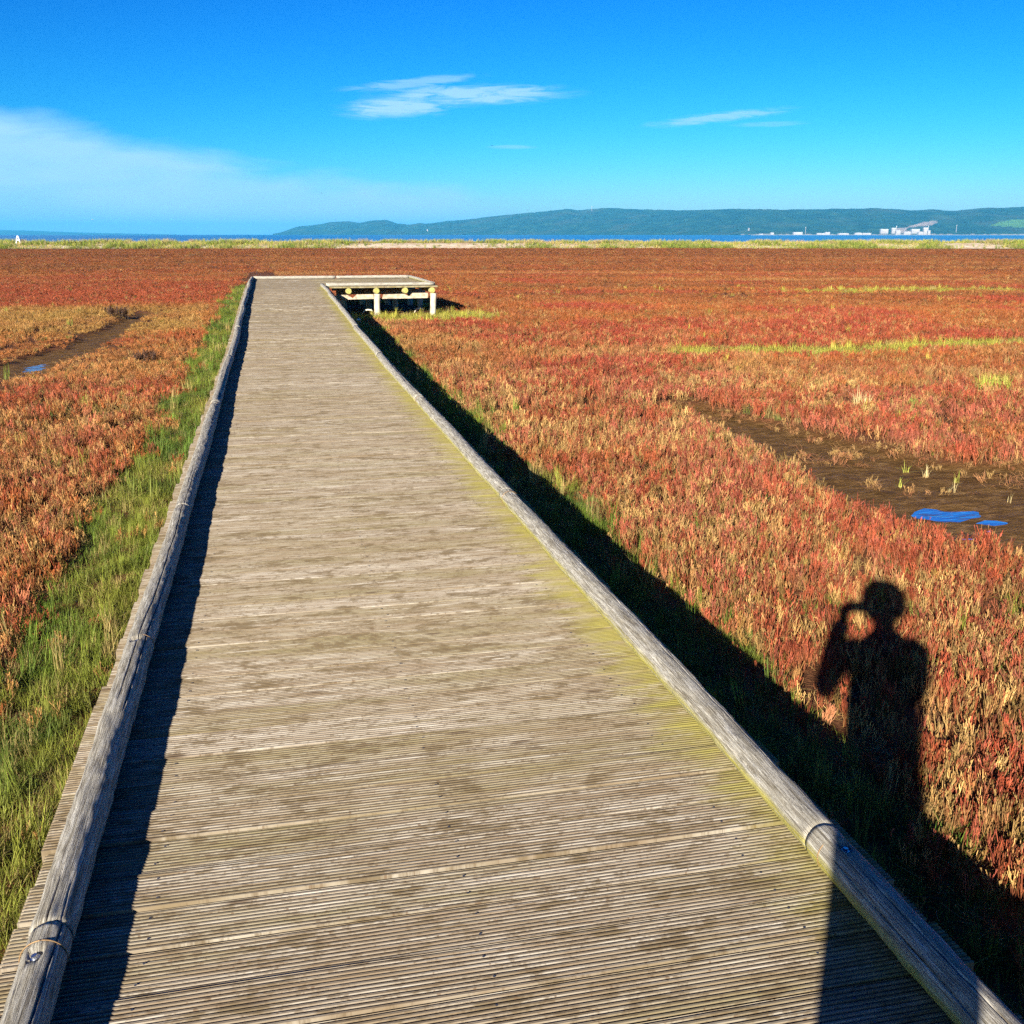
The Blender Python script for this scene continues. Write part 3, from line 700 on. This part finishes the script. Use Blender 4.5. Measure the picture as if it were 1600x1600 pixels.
def glass_colour(x, y, r):
    n = len(x)
    b1 = fbm(x*.35, y*.28, 61); b2 = fbm(x*1.1, y*.9, 62); b3 = vnoise(x*3.1, y*3.1, 63); bf = fbm(x*.05, y*.09, 64)
    c = lerp(np.tile(C_ORG, (n,1)), np.tile(C_RED, (n,1)), sstep(.43, .61, b1))
    c = lerp(c, np.tile(C_PNK, (n,1)), sstep(.45, .65, b2)*.8*(1-sstep(10, 22, r)))
    c = lerp(c, np.tile(C_BRN, (n,1)), sstep(.45, .7, 1-b1)*.5+.35*sstep(55, 100, r))
    left = x < -.6
    # straw: pale drying stands near the walk and in patches
    sl = np.where(left, sstep(.46, .62, fbm(x*.8, y*.5, 65))*.85, sstep(.50, .66, fbm(x*.9, y*.7, 66))*.75)
    sl = sl*(1-sstep(12, 26, r)*.85)*.85
    nearwalk = np.where(left, 0, (1-sstep(.5, 2.2, x-1.9))*.62)
    nearcam = (1-sstep(3.8, 9.0, r))*.5
    sl = np.clip(np.maximum(sl, np.maximum(nearwalk*sstep(.3, .6, b2), nearcam*sstep(.25, .6, b3+.2*b2))), 0, 1)
    # the olive-straw flat beyond the left creek
    flat = left*sstep(21, 24, y)*(1-sstep(30.5, 33, y))*sstep(1.2, 2.2, -x)*(.55+.5*(b2-.3))
    pick = rng.uniform(0, 1, n) < sl*.88; sp_ = np.where(r < 15, np.where(pick, .85, .06), sl*.8)
    c = lerp(c, np.tile(C_STR, (n,1)), sp_)
    c = lerp(c, np.tile(np.array((.40,.25,.06)), (n,1)), np.clip(flat, 0, .9))
    redband = sstep(31, 34, y)*(1-sstep(45, 60, r))*(x < 4)
    c = lerp(c, np.tile(np.array((.34,.055,.024)), (n,1)), redband*.75)
    # thin dry streaks far out
    uu, dd = UD(x, y); st = sstep(.55, .66, fbm(uu*.022, dd*.42, 67))*sstep(26, 45, r)
    c = lerp(c, np.tile(C_STR, (n,1)), st*.5); dk = sstep(.54, .66, fbm(uu*.03+7, dd*.5, 68))*sstep(20, 40, r)
    c = lerp(c, np.tile(np.array((.275,.083,.025)), (n,1)), sstep(30, 80, r)*.75); c = lerp(c, np.tile(np.array((.13,.05,.022)), (n,1)), dk*.5)
    lw = (left & (r < 24))*.30; c = lerp(c, np.tile(np.array((.44,.115,.022)), (n,1)), lw)
    mixv = rng.uniform(0, 1, n); c = np.where((mixv > .62)[:,None] & (r < 16)[:,None], lerp(c, np.array((C_BRN, C_RED, C_PNK))[rng.integers(0, 3, n)], np.full(n, .65)), c)
    c = np.where((mixv < .15*(1-.75*sstep(15, 40, r)))[:,None], lerp(c, np.tile(C_STR, (n,1)), np.full(n, .6)), c)
    c = np.where((mixv > .94+.05*sstep(15, 40, r))[:,None], lerp(c, np.tile(C_OLV, (n,1)), np.full(n, .7)), c)
    jit = (.28*(1-sstep(12, 40, r))+.07)[:,None]; return c*(1+rng.uniform(-1, 1, (n,1))*jit)
# glasswort
PX, PY, PS, PZ = [], [], [], []
for dens, r0, r1, sc in ((300, .8, 7, .78), (190, 7, 11, .9), (100, 11, 18, 1.15), (58, 18, 34, 1.35), (20, 34, 60, 2.1), (6.5, 60, 100, 3.4), (2.6, 100, 161, 5.2)):
    x, y, r = cloudpts(dens, r0, r1)
    hmod = .45+.75*fbm(x*.7, y*.7, 71)+.35*vnoise(x*2.6, y*2.6, 72)*(r < 30)
    if r0 < 30: wt_ = wetness(x, y)
    else: wt_ = np.zeros(len(x))
    ga = green_amount(x, y) if r0 < 50 else np.zeros(len(x))
    gap = fbm(x*1.7, y*1.7, 73)
    keep = ~on_deck(x, y) & (wt_ < .35+.0*x) & (rng.uniform(0, 1, len(x)) > ga*.98) & (rng.uniform(0, 1, len(x)) > sstep(.60, .69, gap)*.6)
    u_, d_ = UD(x, y); keep &= d_ < 160
    sxy = sc*rng.uniform(.8, 1.2, len(x)); szz = hmod*rng.uniform(.75, 1.15, len(x))*(1-.3*wt_)*(1-.35*ga)
    szz = szz*np.where(x < -.6, .95, 1.0)*(1-.5*(1-sstep(.3, 1.5, polydist(x, y, CREEK)))*(r0 < 35))
    for L_, a in ((PX, x), (PY, y), (PS, sxy), (PZ, szz)): L_.append(a[keep])
x, y, sxy, szz = [np.concatenate(a) for a in (PX, PY, PS, PZ)]; n = len(x); r = np.hypot(x, y)
zg = np.where(r < 45, gz(x, y), 0)
vid = rng.integers(0, 8, n); st = rng.uniform(0, 1, n) < np.where(r < 20, .14, .02); vid = np.where(st, rng.integers(8, 12, n), vid)
col_ = glass_colour(x, y, r); col_ = np.where(st[:,None], C_STR*rng.uniform(.6, 1.2, (n,1)), col_)
rot = np.stack([rng.normal(0, .10, n), rng.normal(0, .10, n), rng.uniform(0, 2*pi, n)], 1)
print('glasswort', n)
scatter('glasswort_field', C_GL, np.stack([x, y, zg], 1), rot, np.stack([sxy, sxy, szz], 1), vid, col_)
# straw lying round the mud
x, y, r = cloudpts(120, 4, 14); w_ = wetness(x, y); j = fbm(x*1.6, y*1.6, 77)
keep = (w_ > .05) & (w_ < .995) & ~on_deck(x, y) | ((w_ >= .995) & (j > .47) & (x > 4.9) & (rng.uniform(0, 1, len(x)) < .8) & (y > 7.25))
keep &= rng.uniform(0, 1, len(x)) < np.where(x > 4.6, .75, .35)
x, y = x[keep], y[keep]; n = len(x)
scatter('dry_glasswort', C_GL, np.stack([x, y, gz(x, y)], 1), np.stack([rng.normal(0, .2, n), rng.normal(0, .2, n), rng.uniform(0, 6.28, n)], 1),
    np.repeat(rng.uniform(.4, .9, (n,1)), 3, 1)*np.array((1.2, 1.2, .75)), np.where(rng.uniform(0, 1, n) < .6, rng.integers(8, 12, n), rng.integers(0, 8, n)), lerp(np.tile(C_STR, (n,1)), np.tile(C_PNK, (n,1)), rng.uniform(0, .8, n))*.9)
# green grass
PX, PY, PS = [], [], []
for dens, r0, r1, sc in ((430, .8, 8, .52), (190, 8, 18, .78), (80, 18, 44, 1.2)):
    x, y, r = cloudpts(dens, r0, r1, 60); ga = green_amount(x, y)
    ga = np.where(ga < .06, np.where(r < 14, .16*sstep(.52, .68, fbm(x*1.3, y*1.3, 82)), .012), ga)
    keep = ~on_deck(x, y, -.08) & (wetness(x, y) < .3) & (rng.uniform(0, 1, len(x)) < ga*(1-.45*sstep(.56, .66, fbm(x*2.3, y*2.3, 88))))
    for L_, a in ((PX, x), (PY, y), (PS, sc*rng.uniform(.75, 1.25, len(x)))): L_.append(a[keep])
x, y, s_ = [np.concatenate(a) for a in (PX, PY, PS)]; n = len(x); r = np.hypot(x, y)
G1, G2, G3 = np.array((.115,.185,.018)), np.array((.21,.23,.03)), np.array((.07,.135,.018))
c = lerp(np.tile(G1, (n,1)), np.tile(G2, (n,1)), sstep(.4, .65, fbm(x*1.2, y*1.2, 84))); c = lerp(c, np.tile(G3, (n,1)), sstep(.5, .7, fbm(x*1.5+9, y*1.5, 85))*.8)
c = lerp(c, np.tile(np.array((.44,.40,.06)), (n,1)), np.maximum(sstep(6.2, 7, x), ((y > 23.5) & (x > 1.4)))*.8)
c = np.where((rng.uniform(0, 1, n) < .13)[:,None], np.array((.34,.26,.09)), c)*rng.uniform(.75, 1.25, (n,1))
print('grass', n)
scatter('green_grass', C_GR, np.stack([x, y, gz(x, y)], 1), np.stack([rng.normal(0, .12, n), rng.normal(0, .12, n), rng.uniform(0, 6.28, n)], 1),
    np.stack([s_, s_, np.minimum(s_, .62)*rng.uniform(.5, 1.1, n)], 1), np.where(rng.uniform(0, 1, n) < .9, rng.integers(0, 6, n), rng.integers(6, 9, n)), c)
# grass on the shore bank
n = 95000; u = rng.uniform(-130, 150, n); d = rng.uniform(158, 178, n); zb_, s0 = berm_z(u, d)
cov = fbm(u*.05+2, u*0+d*.02, 91); bushy = fbm(u*.22, d*.1, 92)
sandy = np.exp(-((u-(-13))/19)**4) + np.exp(-((u-71)/6.5)**4)      # bare sand left of centre and near the right edge
want = np.where(d-s0 > 6.5, .75, (.95*(1-np.clip(sandy, 0, 1))+.05)*sstep(-1, 1., d-s0))
want = want*np.where(d-s0 > 6.5, 1-.35*np.clip(sandy, 0, 1), 1)
keep = rng.uniform(0, 1, n) < want*sstep(.1, .28, bushy)
u, d, zb_, s0, bushy = u[keep], d[keep], zb_[keep], s0[keep], bushy[keep]; n = len(u); x, y = W(u, d)
c = lerp(np.tile(np.array((.30,.33,.035)), (n,1)), np.tile(np.array((.52,.40,.12)), (n,1)), np.clip(sstep(.35, .75, vnoise(u*.9, d*.9, 94))*.8+(d-s0 > 8)*.15, 0, 1))
c = np.where((rng.uniform(0, 1, n) < .2)[:,None], np.array((.46,.33,.2)), c); c = np.where((rng.uniform(0, 1, n) < .25)[:,None], np.array((.13,.2,.03)), c)
bb = sstep(.42, .62, fbm(u*.35, d*.2, 97)); sc = rng.uniform(1.5, 3.2, n)*(.55+.9*bb); sz = np.minimum(sc, 2.6)*rng.uniform(.45, .85, n)*np.where(u < -22, 1.2, 1.)
c = lerp(c, np.tile(np.array((.14,.20,.025)), (n,1)), bb*.55); pl = sstep(.55, .7, fbm(u*.5+3, d*.3, 98)); c = lerp(c, np.tile(np.array((.42,.28,.16)), (n,1)), pl*.7*(d-s0 > 5))
scatter('shore_grass', C_GR, np.stack([x, y, zb_-.02], 1), np.stack([rng.normal(0, .1, n), rng.normal(0, .1, n), rng.uniform(0, 6.28, n)], 1),
    np.stack([sc, sc, sz], 1), np.where(rng.uniform(0, 1, n) < .6, rng.integers(0, 6, n), rng.integers(6, 9, n)), c*rng.uniform(.8, 1.2, (n,1)))

# single tufts one can point at
def tuft(name, x, y, seed, label, mat, cat='grass tuft', n=60, spread=.10, h0=.15, h1=.38, lean=.6, group=None, w=.006):
    V, F, A, B_ = grass_mesh(seed, n, spread, h0, h1, lean, w)
    me = source(name, V, F, A, B_, mat); o = link(bpy.data.objects.new(name, me))
    o.location = (x, y, float(gz(np.array(x), np.array(y)))); o.rotation_euler = (0,0,seed)
    return tag(o, label, cat, group)
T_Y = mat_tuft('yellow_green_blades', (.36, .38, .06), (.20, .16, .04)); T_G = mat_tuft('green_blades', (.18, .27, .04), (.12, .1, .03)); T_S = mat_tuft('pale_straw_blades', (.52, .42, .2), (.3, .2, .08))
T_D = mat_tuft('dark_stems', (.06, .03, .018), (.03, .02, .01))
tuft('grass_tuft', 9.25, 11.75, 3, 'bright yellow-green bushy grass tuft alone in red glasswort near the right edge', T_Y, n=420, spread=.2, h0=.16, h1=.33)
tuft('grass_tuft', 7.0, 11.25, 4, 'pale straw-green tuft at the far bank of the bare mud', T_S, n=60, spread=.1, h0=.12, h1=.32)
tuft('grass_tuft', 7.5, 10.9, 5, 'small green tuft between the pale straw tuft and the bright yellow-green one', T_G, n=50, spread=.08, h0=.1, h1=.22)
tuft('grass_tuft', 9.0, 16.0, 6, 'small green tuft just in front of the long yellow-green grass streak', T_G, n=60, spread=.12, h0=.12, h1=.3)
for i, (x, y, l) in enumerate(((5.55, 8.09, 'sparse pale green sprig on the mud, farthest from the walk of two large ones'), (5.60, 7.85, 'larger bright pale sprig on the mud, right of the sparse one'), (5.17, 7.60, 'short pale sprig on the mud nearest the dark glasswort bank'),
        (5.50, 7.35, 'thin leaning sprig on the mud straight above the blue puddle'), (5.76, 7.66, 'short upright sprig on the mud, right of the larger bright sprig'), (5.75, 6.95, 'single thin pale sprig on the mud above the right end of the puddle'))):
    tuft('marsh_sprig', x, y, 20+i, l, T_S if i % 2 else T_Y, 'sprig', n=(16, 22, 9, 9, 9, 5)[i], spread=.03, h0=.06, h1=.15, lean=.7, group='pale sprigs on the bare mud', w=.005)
def shrub(x, y, seed, label, sc):
    V, F, A, B_ = glasswort_mesh(seed, .16, 70, .35, .003); me = source('dark_shrub', V, F, A, B_, T_D); o = link(bpy.data.objects.new('dark_shrub', me))
    o.location = (x, y, 0); o.scale = (sc, sc, sc*1.2); tag(o, label, 'shrub')
shrub(-2.05, 17.6, 61, 'dark bare shrub in orange glasswort close to the walk on the left', 1.3)
shrub(-3.85, 28.2, 62, 'dark bare shrub at the head of the left mud channel', 1.6)

# small things under the platform
for (x, y, l) in ((2.45, 27.7, 'bleached bent stick by the left platform post'), (3.85, 27.9, 'bleached bent stick by the right platform post')):
    o = MB().tube([(x-.14, y, .02), (x-.09, y+.02, .10), (x, y+.02, .13), (x+.09, y, .12), (x+.13, y, .09)], [.012, .02, .022, .02, .012], 8).build('driftwood', M['stick'], None, True)
    tag(o, l, 'driftwood')
v = MB().ball((0,0,0), (.05, .04, .03), 12, 8); o = v.build('stone', M['stone'], None, True); o.location = (1.95, 24.6, .12); tag(o, 'small white stone in the shade beside the walk before the platform', 'stone')

# ------------------------------------------------------------------ the photographer, whose shadow falls on the marsh
PERS = (-.017, -.286)
per = empty('person', (PERS[0], PERS[1], .552), -R(YAW)); tag(per, 'person in long dark coat holding up a phone, shadow falling on the marsh', 'person')
def skin(name, nodes, edges, mat, parent, sub=2, root=0):
    me = bpy.data.meshes.new(name); me.from_pydata([n[0] for n in nodes], edges, []); me.materials.append(mat)
    o = link(bpy.data.objects.new(name, me)); o.parent = parent
    md = o.modifiers.new('skin', 'SKIN'); md.use_smooth_shade = True
    for i, n in enumerate(nodes):
        r = n[1]; sv = me.skin_vertices[0].data[i]; sv.radius = r if hasattr(r, '__len__') else (r, r); sv.use_root = (i == root)
    s = o.modifiers.new('sub', 'SUBSURF'); s.levels = sub; s.render_levels = sub
    return o
LENS = np.array((-.047, .282, 1.498)); up = np.array((0, sin(R(PITCH)), cos(R(PITCH)))); fw = np.array((0, cos(R(PITCH)), -sin(R(PITCH)))); rt = np.array((1., 0, 0))
pc = LENS + rt*.012 + up*.008 - fw*.010
def PT(a, b, c): return tuple(pc + rt*a + up*b + fw*c)
nodes = [((0,0,.95), (.085,.07)), ((0,.0,1.1), (.09,.07)), ((0,.0,1.27), (.10,.07)), ((0,-.01,1.40), (.06,.05)), ((0,.005,1.49), .052), ((0,.02,1.555), (.075,.085)), ((0,.035,1.625), (.095,.115)), ((0,.03,1.70), (.08,.095)),
    ((0,.13,1.605), .014),                                                                                   # 8 nose
    ((-.15,.01,1.365), .042), ((-.232,.10,1.19), .036), ((-.140,.240,1.425), .036),                             # 9-11 left arm
    ((.15,.01,1.365), .042), ((.165,.077,1.16), .036), ((.085,.225,1.385), .030),                                 # 12-14 right arm
    ((-.078,0,.84), (.055,.055)), ((-.086,.015,.48), .045), ((-.09,-.02,.10), .042), ((-.095,.10,.03), .035),     # 15-18
    ((.078,0,.84), (.055,.055)), ((.096,.015,.48), .045), ((.11,-.02,.10), .042), ((.12,.10,.03), .035)]         # 19-22
edges = [(0,1),(1,2),(2,3),(3,4),(4,5),(5,6),(6,7),(6,8),(3,9),(9,10),(10,11),(3,12),(12,13),(13,14),(0,15),(15,16),(16,17),(17,18),(0,19),(19,20),(20,21),(21,22)]
def hand(wrist, side):
    s = side; palm = len(nodes); nodes.append((PT(s*.096, -.030, -.014), (.034,.028))); edges.append((wrist, palm))
    kn = len(nodes); nodes.append((PT(s*.094, .012, -.004), (.036,.028))); edges.append((palm, kn))
    for db, L in ((.022, .85), (.004, 1.), (-.014, .95), (-.031, .75)):      # four fingers round the end of the phone
        p = kn
        for q in ((s*.089, -.005+db, .008, .0085), (s*(.089-.020*L), -.004+db, .015, .008), (s*(.089-.036*L), -.003+db, .013, .007)):
            nodes.append((PT(*q[:3]), q[3])); edges.append((p, len(nodes)-1)); p = len(nodes)-1
    p = palm                                                                 # thumb on the screen side
    for q in ((s*.086, -.028, -.022, .010), (s*.066, -.010, -.019, .0095), (s*.050, .000, -.016, .008)):
        nodes.append((PT(*q[:3]), q[3])); edges.append((p, len(nodes)-1)); p = len(nodes)-1
hand(11, -1); hand(14, 1)
skin('body', nodes, edges, M['skin'], per)
def loft(rings, n=28):          # (x, y, z, half width, half depth) rings of a garment
    m = MB(); v = []; f = []
    for x, y, zz, a, b in rings:
        for k in range(n):
            t_ = 2*pi*k/n; w_ = 1+.012*sin(5*t_+zz*17)
            v.append((x+a*w_*cos(t_), y+b*w_*sin(t_), zz))
    for i in range(len(rings)-1):
        for k in range(n): f.append((i*n+k, i*n+(k+1) % n, (i+1)*n+(k+1) % n, (i+1)*n+k))
    f.append([(len(rings)-1)*n+k for k in range(n)])
    return m.add(v, f)
jm = loft([(0,.0,.60,.150,.118),(0,0,.72,.150,.118),(0,0,.86,.152,.120),(0,0,1.0,.152,.118),(0,0,1.12,.158,.118),(0,-.005,1.27,.165,.118),(0,-.01,1.36,.160,.105),(0,-.012,1.42,.150,.088),(0,-.008,1.45,.105,.075),(0,0,1.485,.060,.060),(0,.004,1.50,.056,.058)])
jm.tube([(-.12,0,1.395), (-.165,.015,1.37), (-.205,.055,1.28), (-.236,.10,1.185), (-.225,.125,1.20), (-.185,.185,1.32), (-.145,.238,1.43)], [.062, .066, .056, .052, .054, .052, .050], 14)
jm.tube([(.12,0,1.395), (.160,.01,1.37), (.168,.04,1.26), (.166,.075,1.15), (.158,.10,1.165), (.125,.165,1.28), (.092,.214,1.372)], [.062, .066, .056, .052, .052, .046, .042], 14)
jk = jm.build('coat', M['jacket'], per, True)
tm = loft([(0,0,.74,.128,.095),(0,0,.82,.138,.105),(0,0,.92,.135,.10),(0,0,1.0,.128,.095)])
for sx_, kx, fx in ((-1, -.085, -.09), (1, .095, .11)):
    tm.tube([(sx_*.068, 0, .86), (sx_*.074, .005, .74), (kx, .015, .48), (fx, -.005, .26), (fx, -.015, .06)], [.070, .074, .060, .055, .056], 16)
tm.build('trousers', M['trousers'], per, True)
for s, x in ((-1, -.092), (1, .115)): skin('shoe', [((x,-.06,.045), (.042,.045)), ((x,.05,.045), (.048,.042)), ((x+s*.006,.15,.035), (.044,.03))], [(0,1),(1,2)], M['shoes'], per)
skin('hair', [((0,-.03,1.52), (.095,.07)), ((-.006,-.015,1.60), (.142,.12)), ((-.008,.005,1.68), (.140,.145)), ((-.004,.02,1.735), (.110,.12)), ((0,.025,1.775), (.06,.07))], [(0,1),(1,2),(2,3),(3,4)], M['hair'], per)
for s in (-1, 1):
    MB().ball((s*.085, .02, 1.60), (.010, .020, .032), 10, 8).build('ear', M['skin'], per, True)
    MB().ball((s*.032, .118, 1.632), (.013, .008, .009), 10, 6).build('eye', M['dark'], per, True)
MB().ball((0, .115, 1.56), (.024, .010, .007), 10, 6).build('mouth', plain('lips', (.42, .18, .15)), per, True)
# the phone, held just behind the lens
ph = empty('phone', (0, 0, CAMZ), -R(YAW)); tag(ph, 'black mobile phone held up in both hands of the person', 'phone')
def phone_box(w, h, t, ca, cb, cc, name, mat):
    o = pc - LENS; v = []
    for c in (-t/2, t/2):
        for a, b in ((-w/2+.006,-h/2),(w/2-.006,-h/2),(w/2,-h/2+.006),(w/2,h/2-.006),(w/2-.006,h/2),(-w/2+.006,h/2),(-w/2,h/2-.006),(-w/2,-h/2+.006)):
            v.append(tuple(o + rt*(a+ca) + up*(b+cb) + fw*(c+cc)))
    f = [list(range(8)), list(range(15, 7, -1))] + [(i, i+8, (i+1) % 8+8, (i+1) % 8) for i in range(8)]
    MB().add(v, f).build(name, mat, ph)
phone_box(.150, .074, .008, 0, 0, 0, 'phone_case', M['phone']); phone_box(.142, .068, .0008, 0, 0, -.0048, 'screen', M['dark'])

# ------------------------------------------------------------------ air, light, sky, camera
HZ = N('sea_air'); HZ.t.nodes.remove(HZ.b)
pv = HZ.n('ShaderNodeVolumePrincipled'); pv.inputs['Color'].default_value = (.085, .54, 1.0, 1); pv.inputs['Density'].default_value = .8e-4; pv.inputs['Anisotropy'].default_value = 0.0
HZ.l(pv.outputs[0], HZ.out.inputs['Volume'])
hz = MB().box((0, 0, 106.3), (44000, 44000, 215.4)).build('haze', HZ.m); tag(hz, kind='stuff')

su = bpy.data.lights.new('sun', 'SUN'); su.energy = 5.0; su.angle = R(.5); su.color = (1., .92, .79)
so = link(bpy.data.objects.new('sun', su)); so.rotation_euler = (R(90-SUN_EL), 0, -R(SUN_AZ))
wd = bpy.data.worlds.new('World'); S.world = wd; wd.use_nodes = True; t = wd.node_tree; nd = t.nodes
class WN(N):
    def __init__(s, tree): s.t = tree
k = WN(t); bg = nd['Background']
sky = k.n('ShaderNodeTexSky', sky_type='NISHITA', sun_disc=False); sky.sun_elevation = R(SUN_EL); sky.sun_rotation = R(SUN_AZ+180); sky.altitude = 0
sky.air_density = 1.0; sky.dust_density = .2; sky.ozone_density = 3.0
# a clear autumn sky: deep blue already low down, each channel falls off on its own power
sc_ = k.n('ShaderNodeSeparateColor'); k.l(sky.outputs[0], sc_.inputs[0]); cb_ = k.n('ShaderNodeCombineColor')
for i_, (p_, g_, top_) in enumerate(((4.2, .42, .30), (1.85, .41, .40), (1.4, .60, .46))):
    q_ = k.math('MULTIPLY', k.math('POWER', k.math('MULTIPLY', sc_.outputs[i_], .1), p_), g_)
    k.l(k.math('MULTIPLY', k.math('MINIMUM', q_, top_), 10.0), cb_.inputs[i_])
# clouds by direction (they are at infinity): az, el in degrees
tc = k.coord('Generated'); sp = k.n('ShaderNodeSeparateXYZ'); k.l(tc, sp.inputs[0])
az = k.math('SUBTRACT', k.math('MULTIPLY', k.math('ARCTAN2', sp.outputs[0], sp.outputs[1]), 180/pi), YAW)
el = k.math('MULTIPLY', k.math('ARCSINE', sp.outputs[2]), 180/pi)
ae = k.n('ShaderNodeCombineXYZ'); k.l(az, ae.inputs[0]); k.l(el, ae.inputs[1]); ae = ae.outputs[0]
def ang(px, py):
    x, y = px-800, 800-py; c_, s_ = cos(R(PITCH)), sin(R(PITCH)); v = y*c_-1600*s_; f = 1600*c_+y*s_
    return math.degrees(math.atan2(x, f)), math.degrees(math.atan2(v, math.hypot(x, f)))
wisp = k.noise(k.mapping(ae, (.42, 3.4, 1)), 1, 7, .66, 1.2); puff = k.noise(k.mapping(ae, (.12, .5, 1), (3, 5, 0)), 1, 5, .55, .3)
def patch(px, py, hw, hh, slope=0.0):
    a0, e0 = ang(px, py); sa, se = hw/28., hh/28.
    da = k.math('SUBTRACT', az, a0); de = k.math('SUBTRACT', k.math('SUBTRACT', el, e0), k.math('MULTIPLY', da, slope))
    q = k.math('ADD', k.math('POWER', k.math('ABSOLUTE', k.math('DIVIDE', da, sa)), 2.0), k.math('POWER', k.math('ABSOLUTE', k.math('DIVIDE', de, se)), 2.0))
    return k.math('EXPONENT', k.math('MULTIPLY', q, -1.0))
tot = None
for (px, py, hw, hh, sl, amt) in ((620, 168, 75, 14, .05, 1.0), (740, 148, 130, 13, .02, .95), (640, 130, 90, 7, .10, .6), (1120, 184, 95, 7, .09, .75), (1200, 194, 50, 4, 0, .3), (800, 230, 34, 3, 0, .4), (40, 195, 45, 9, .1, .3)):
    w_ = k.math('MULTIPLY', k.ramp(k.math('MULTIPLY', patch(px, py, hw, hh, sl), k.math('SUBTRACT', k.math('MULTIPLY', wisp, 2.3), .5)), [(.10, 0.), (.62, 1.)]), amt)
    tot = w_ if tot is None else k.math('MAXIMUM', tot, w_)
# veil rising to the left
ed = k.math('ADD', k.math('MULTIPLY', az, -.155), k.math('ADD', 1.7, k.math('MULTIPLY', k.math('SUBTRACT', puff, .5), 2.6)))
veil = k.math('MULTIPLY', k.ramp(k.math('SUBTRACT', ed, el), [(-.35, 0.), (1.1, 1.)]), k.ramp(az, [(-6., 1.), (22., .2)]))
veil = k.math('MULTIPLY', veil, k.ramp(puff, [(.25, .62), (.7, .95)]))
cl = k.math('MAXIMUM', k.math('MULTIPLY', tot, .85), veil)
STR = .1
skyc = k.mix(cl, cb_.outputs[0], (1.75, 2.95, 3.95))
k.l(skyc, bg.inputs[0]); bg.inputs[1].default_value = STR

cd = bpy.data.cameras.new('camera'); co = link(bpy.data.objects.new('camera', cd)); S.camera = co
co.location = (0, 0, CAMZ); co.rotation_euler = (R(90-PITCH), 0, -R(YAW)); cd.sensor_fit = 'HORIZONTAL'; cd.sensor_width = 36; cd.lens = 36.0
cd.clip_start = .005; cd.clip_end = 60000
vs = S.view_settings; S.display_settings.display_device = 'sRGB'; vs.view_transform = 'Standard'; vs.look = 'None'; vs.exposure = 1.5; vs.gamma = 1
S.render.engine = 'CYCLES'; S.cycles.max_bounces = 5; S.cycles.diffuse_bounces = 3; S.cycles.glossy_bounces = 2; S.cycles.transmission_bounces = 2; S.cycles.volume_bounces = 0
S.cycles.use_adaptive_sampling = True; S.cycles.adaptive_threshold = .02; S.cycles.use_denoising = False; S.render.filter_size = 1.15
S.cycles.sample_clamp_indirect = 4
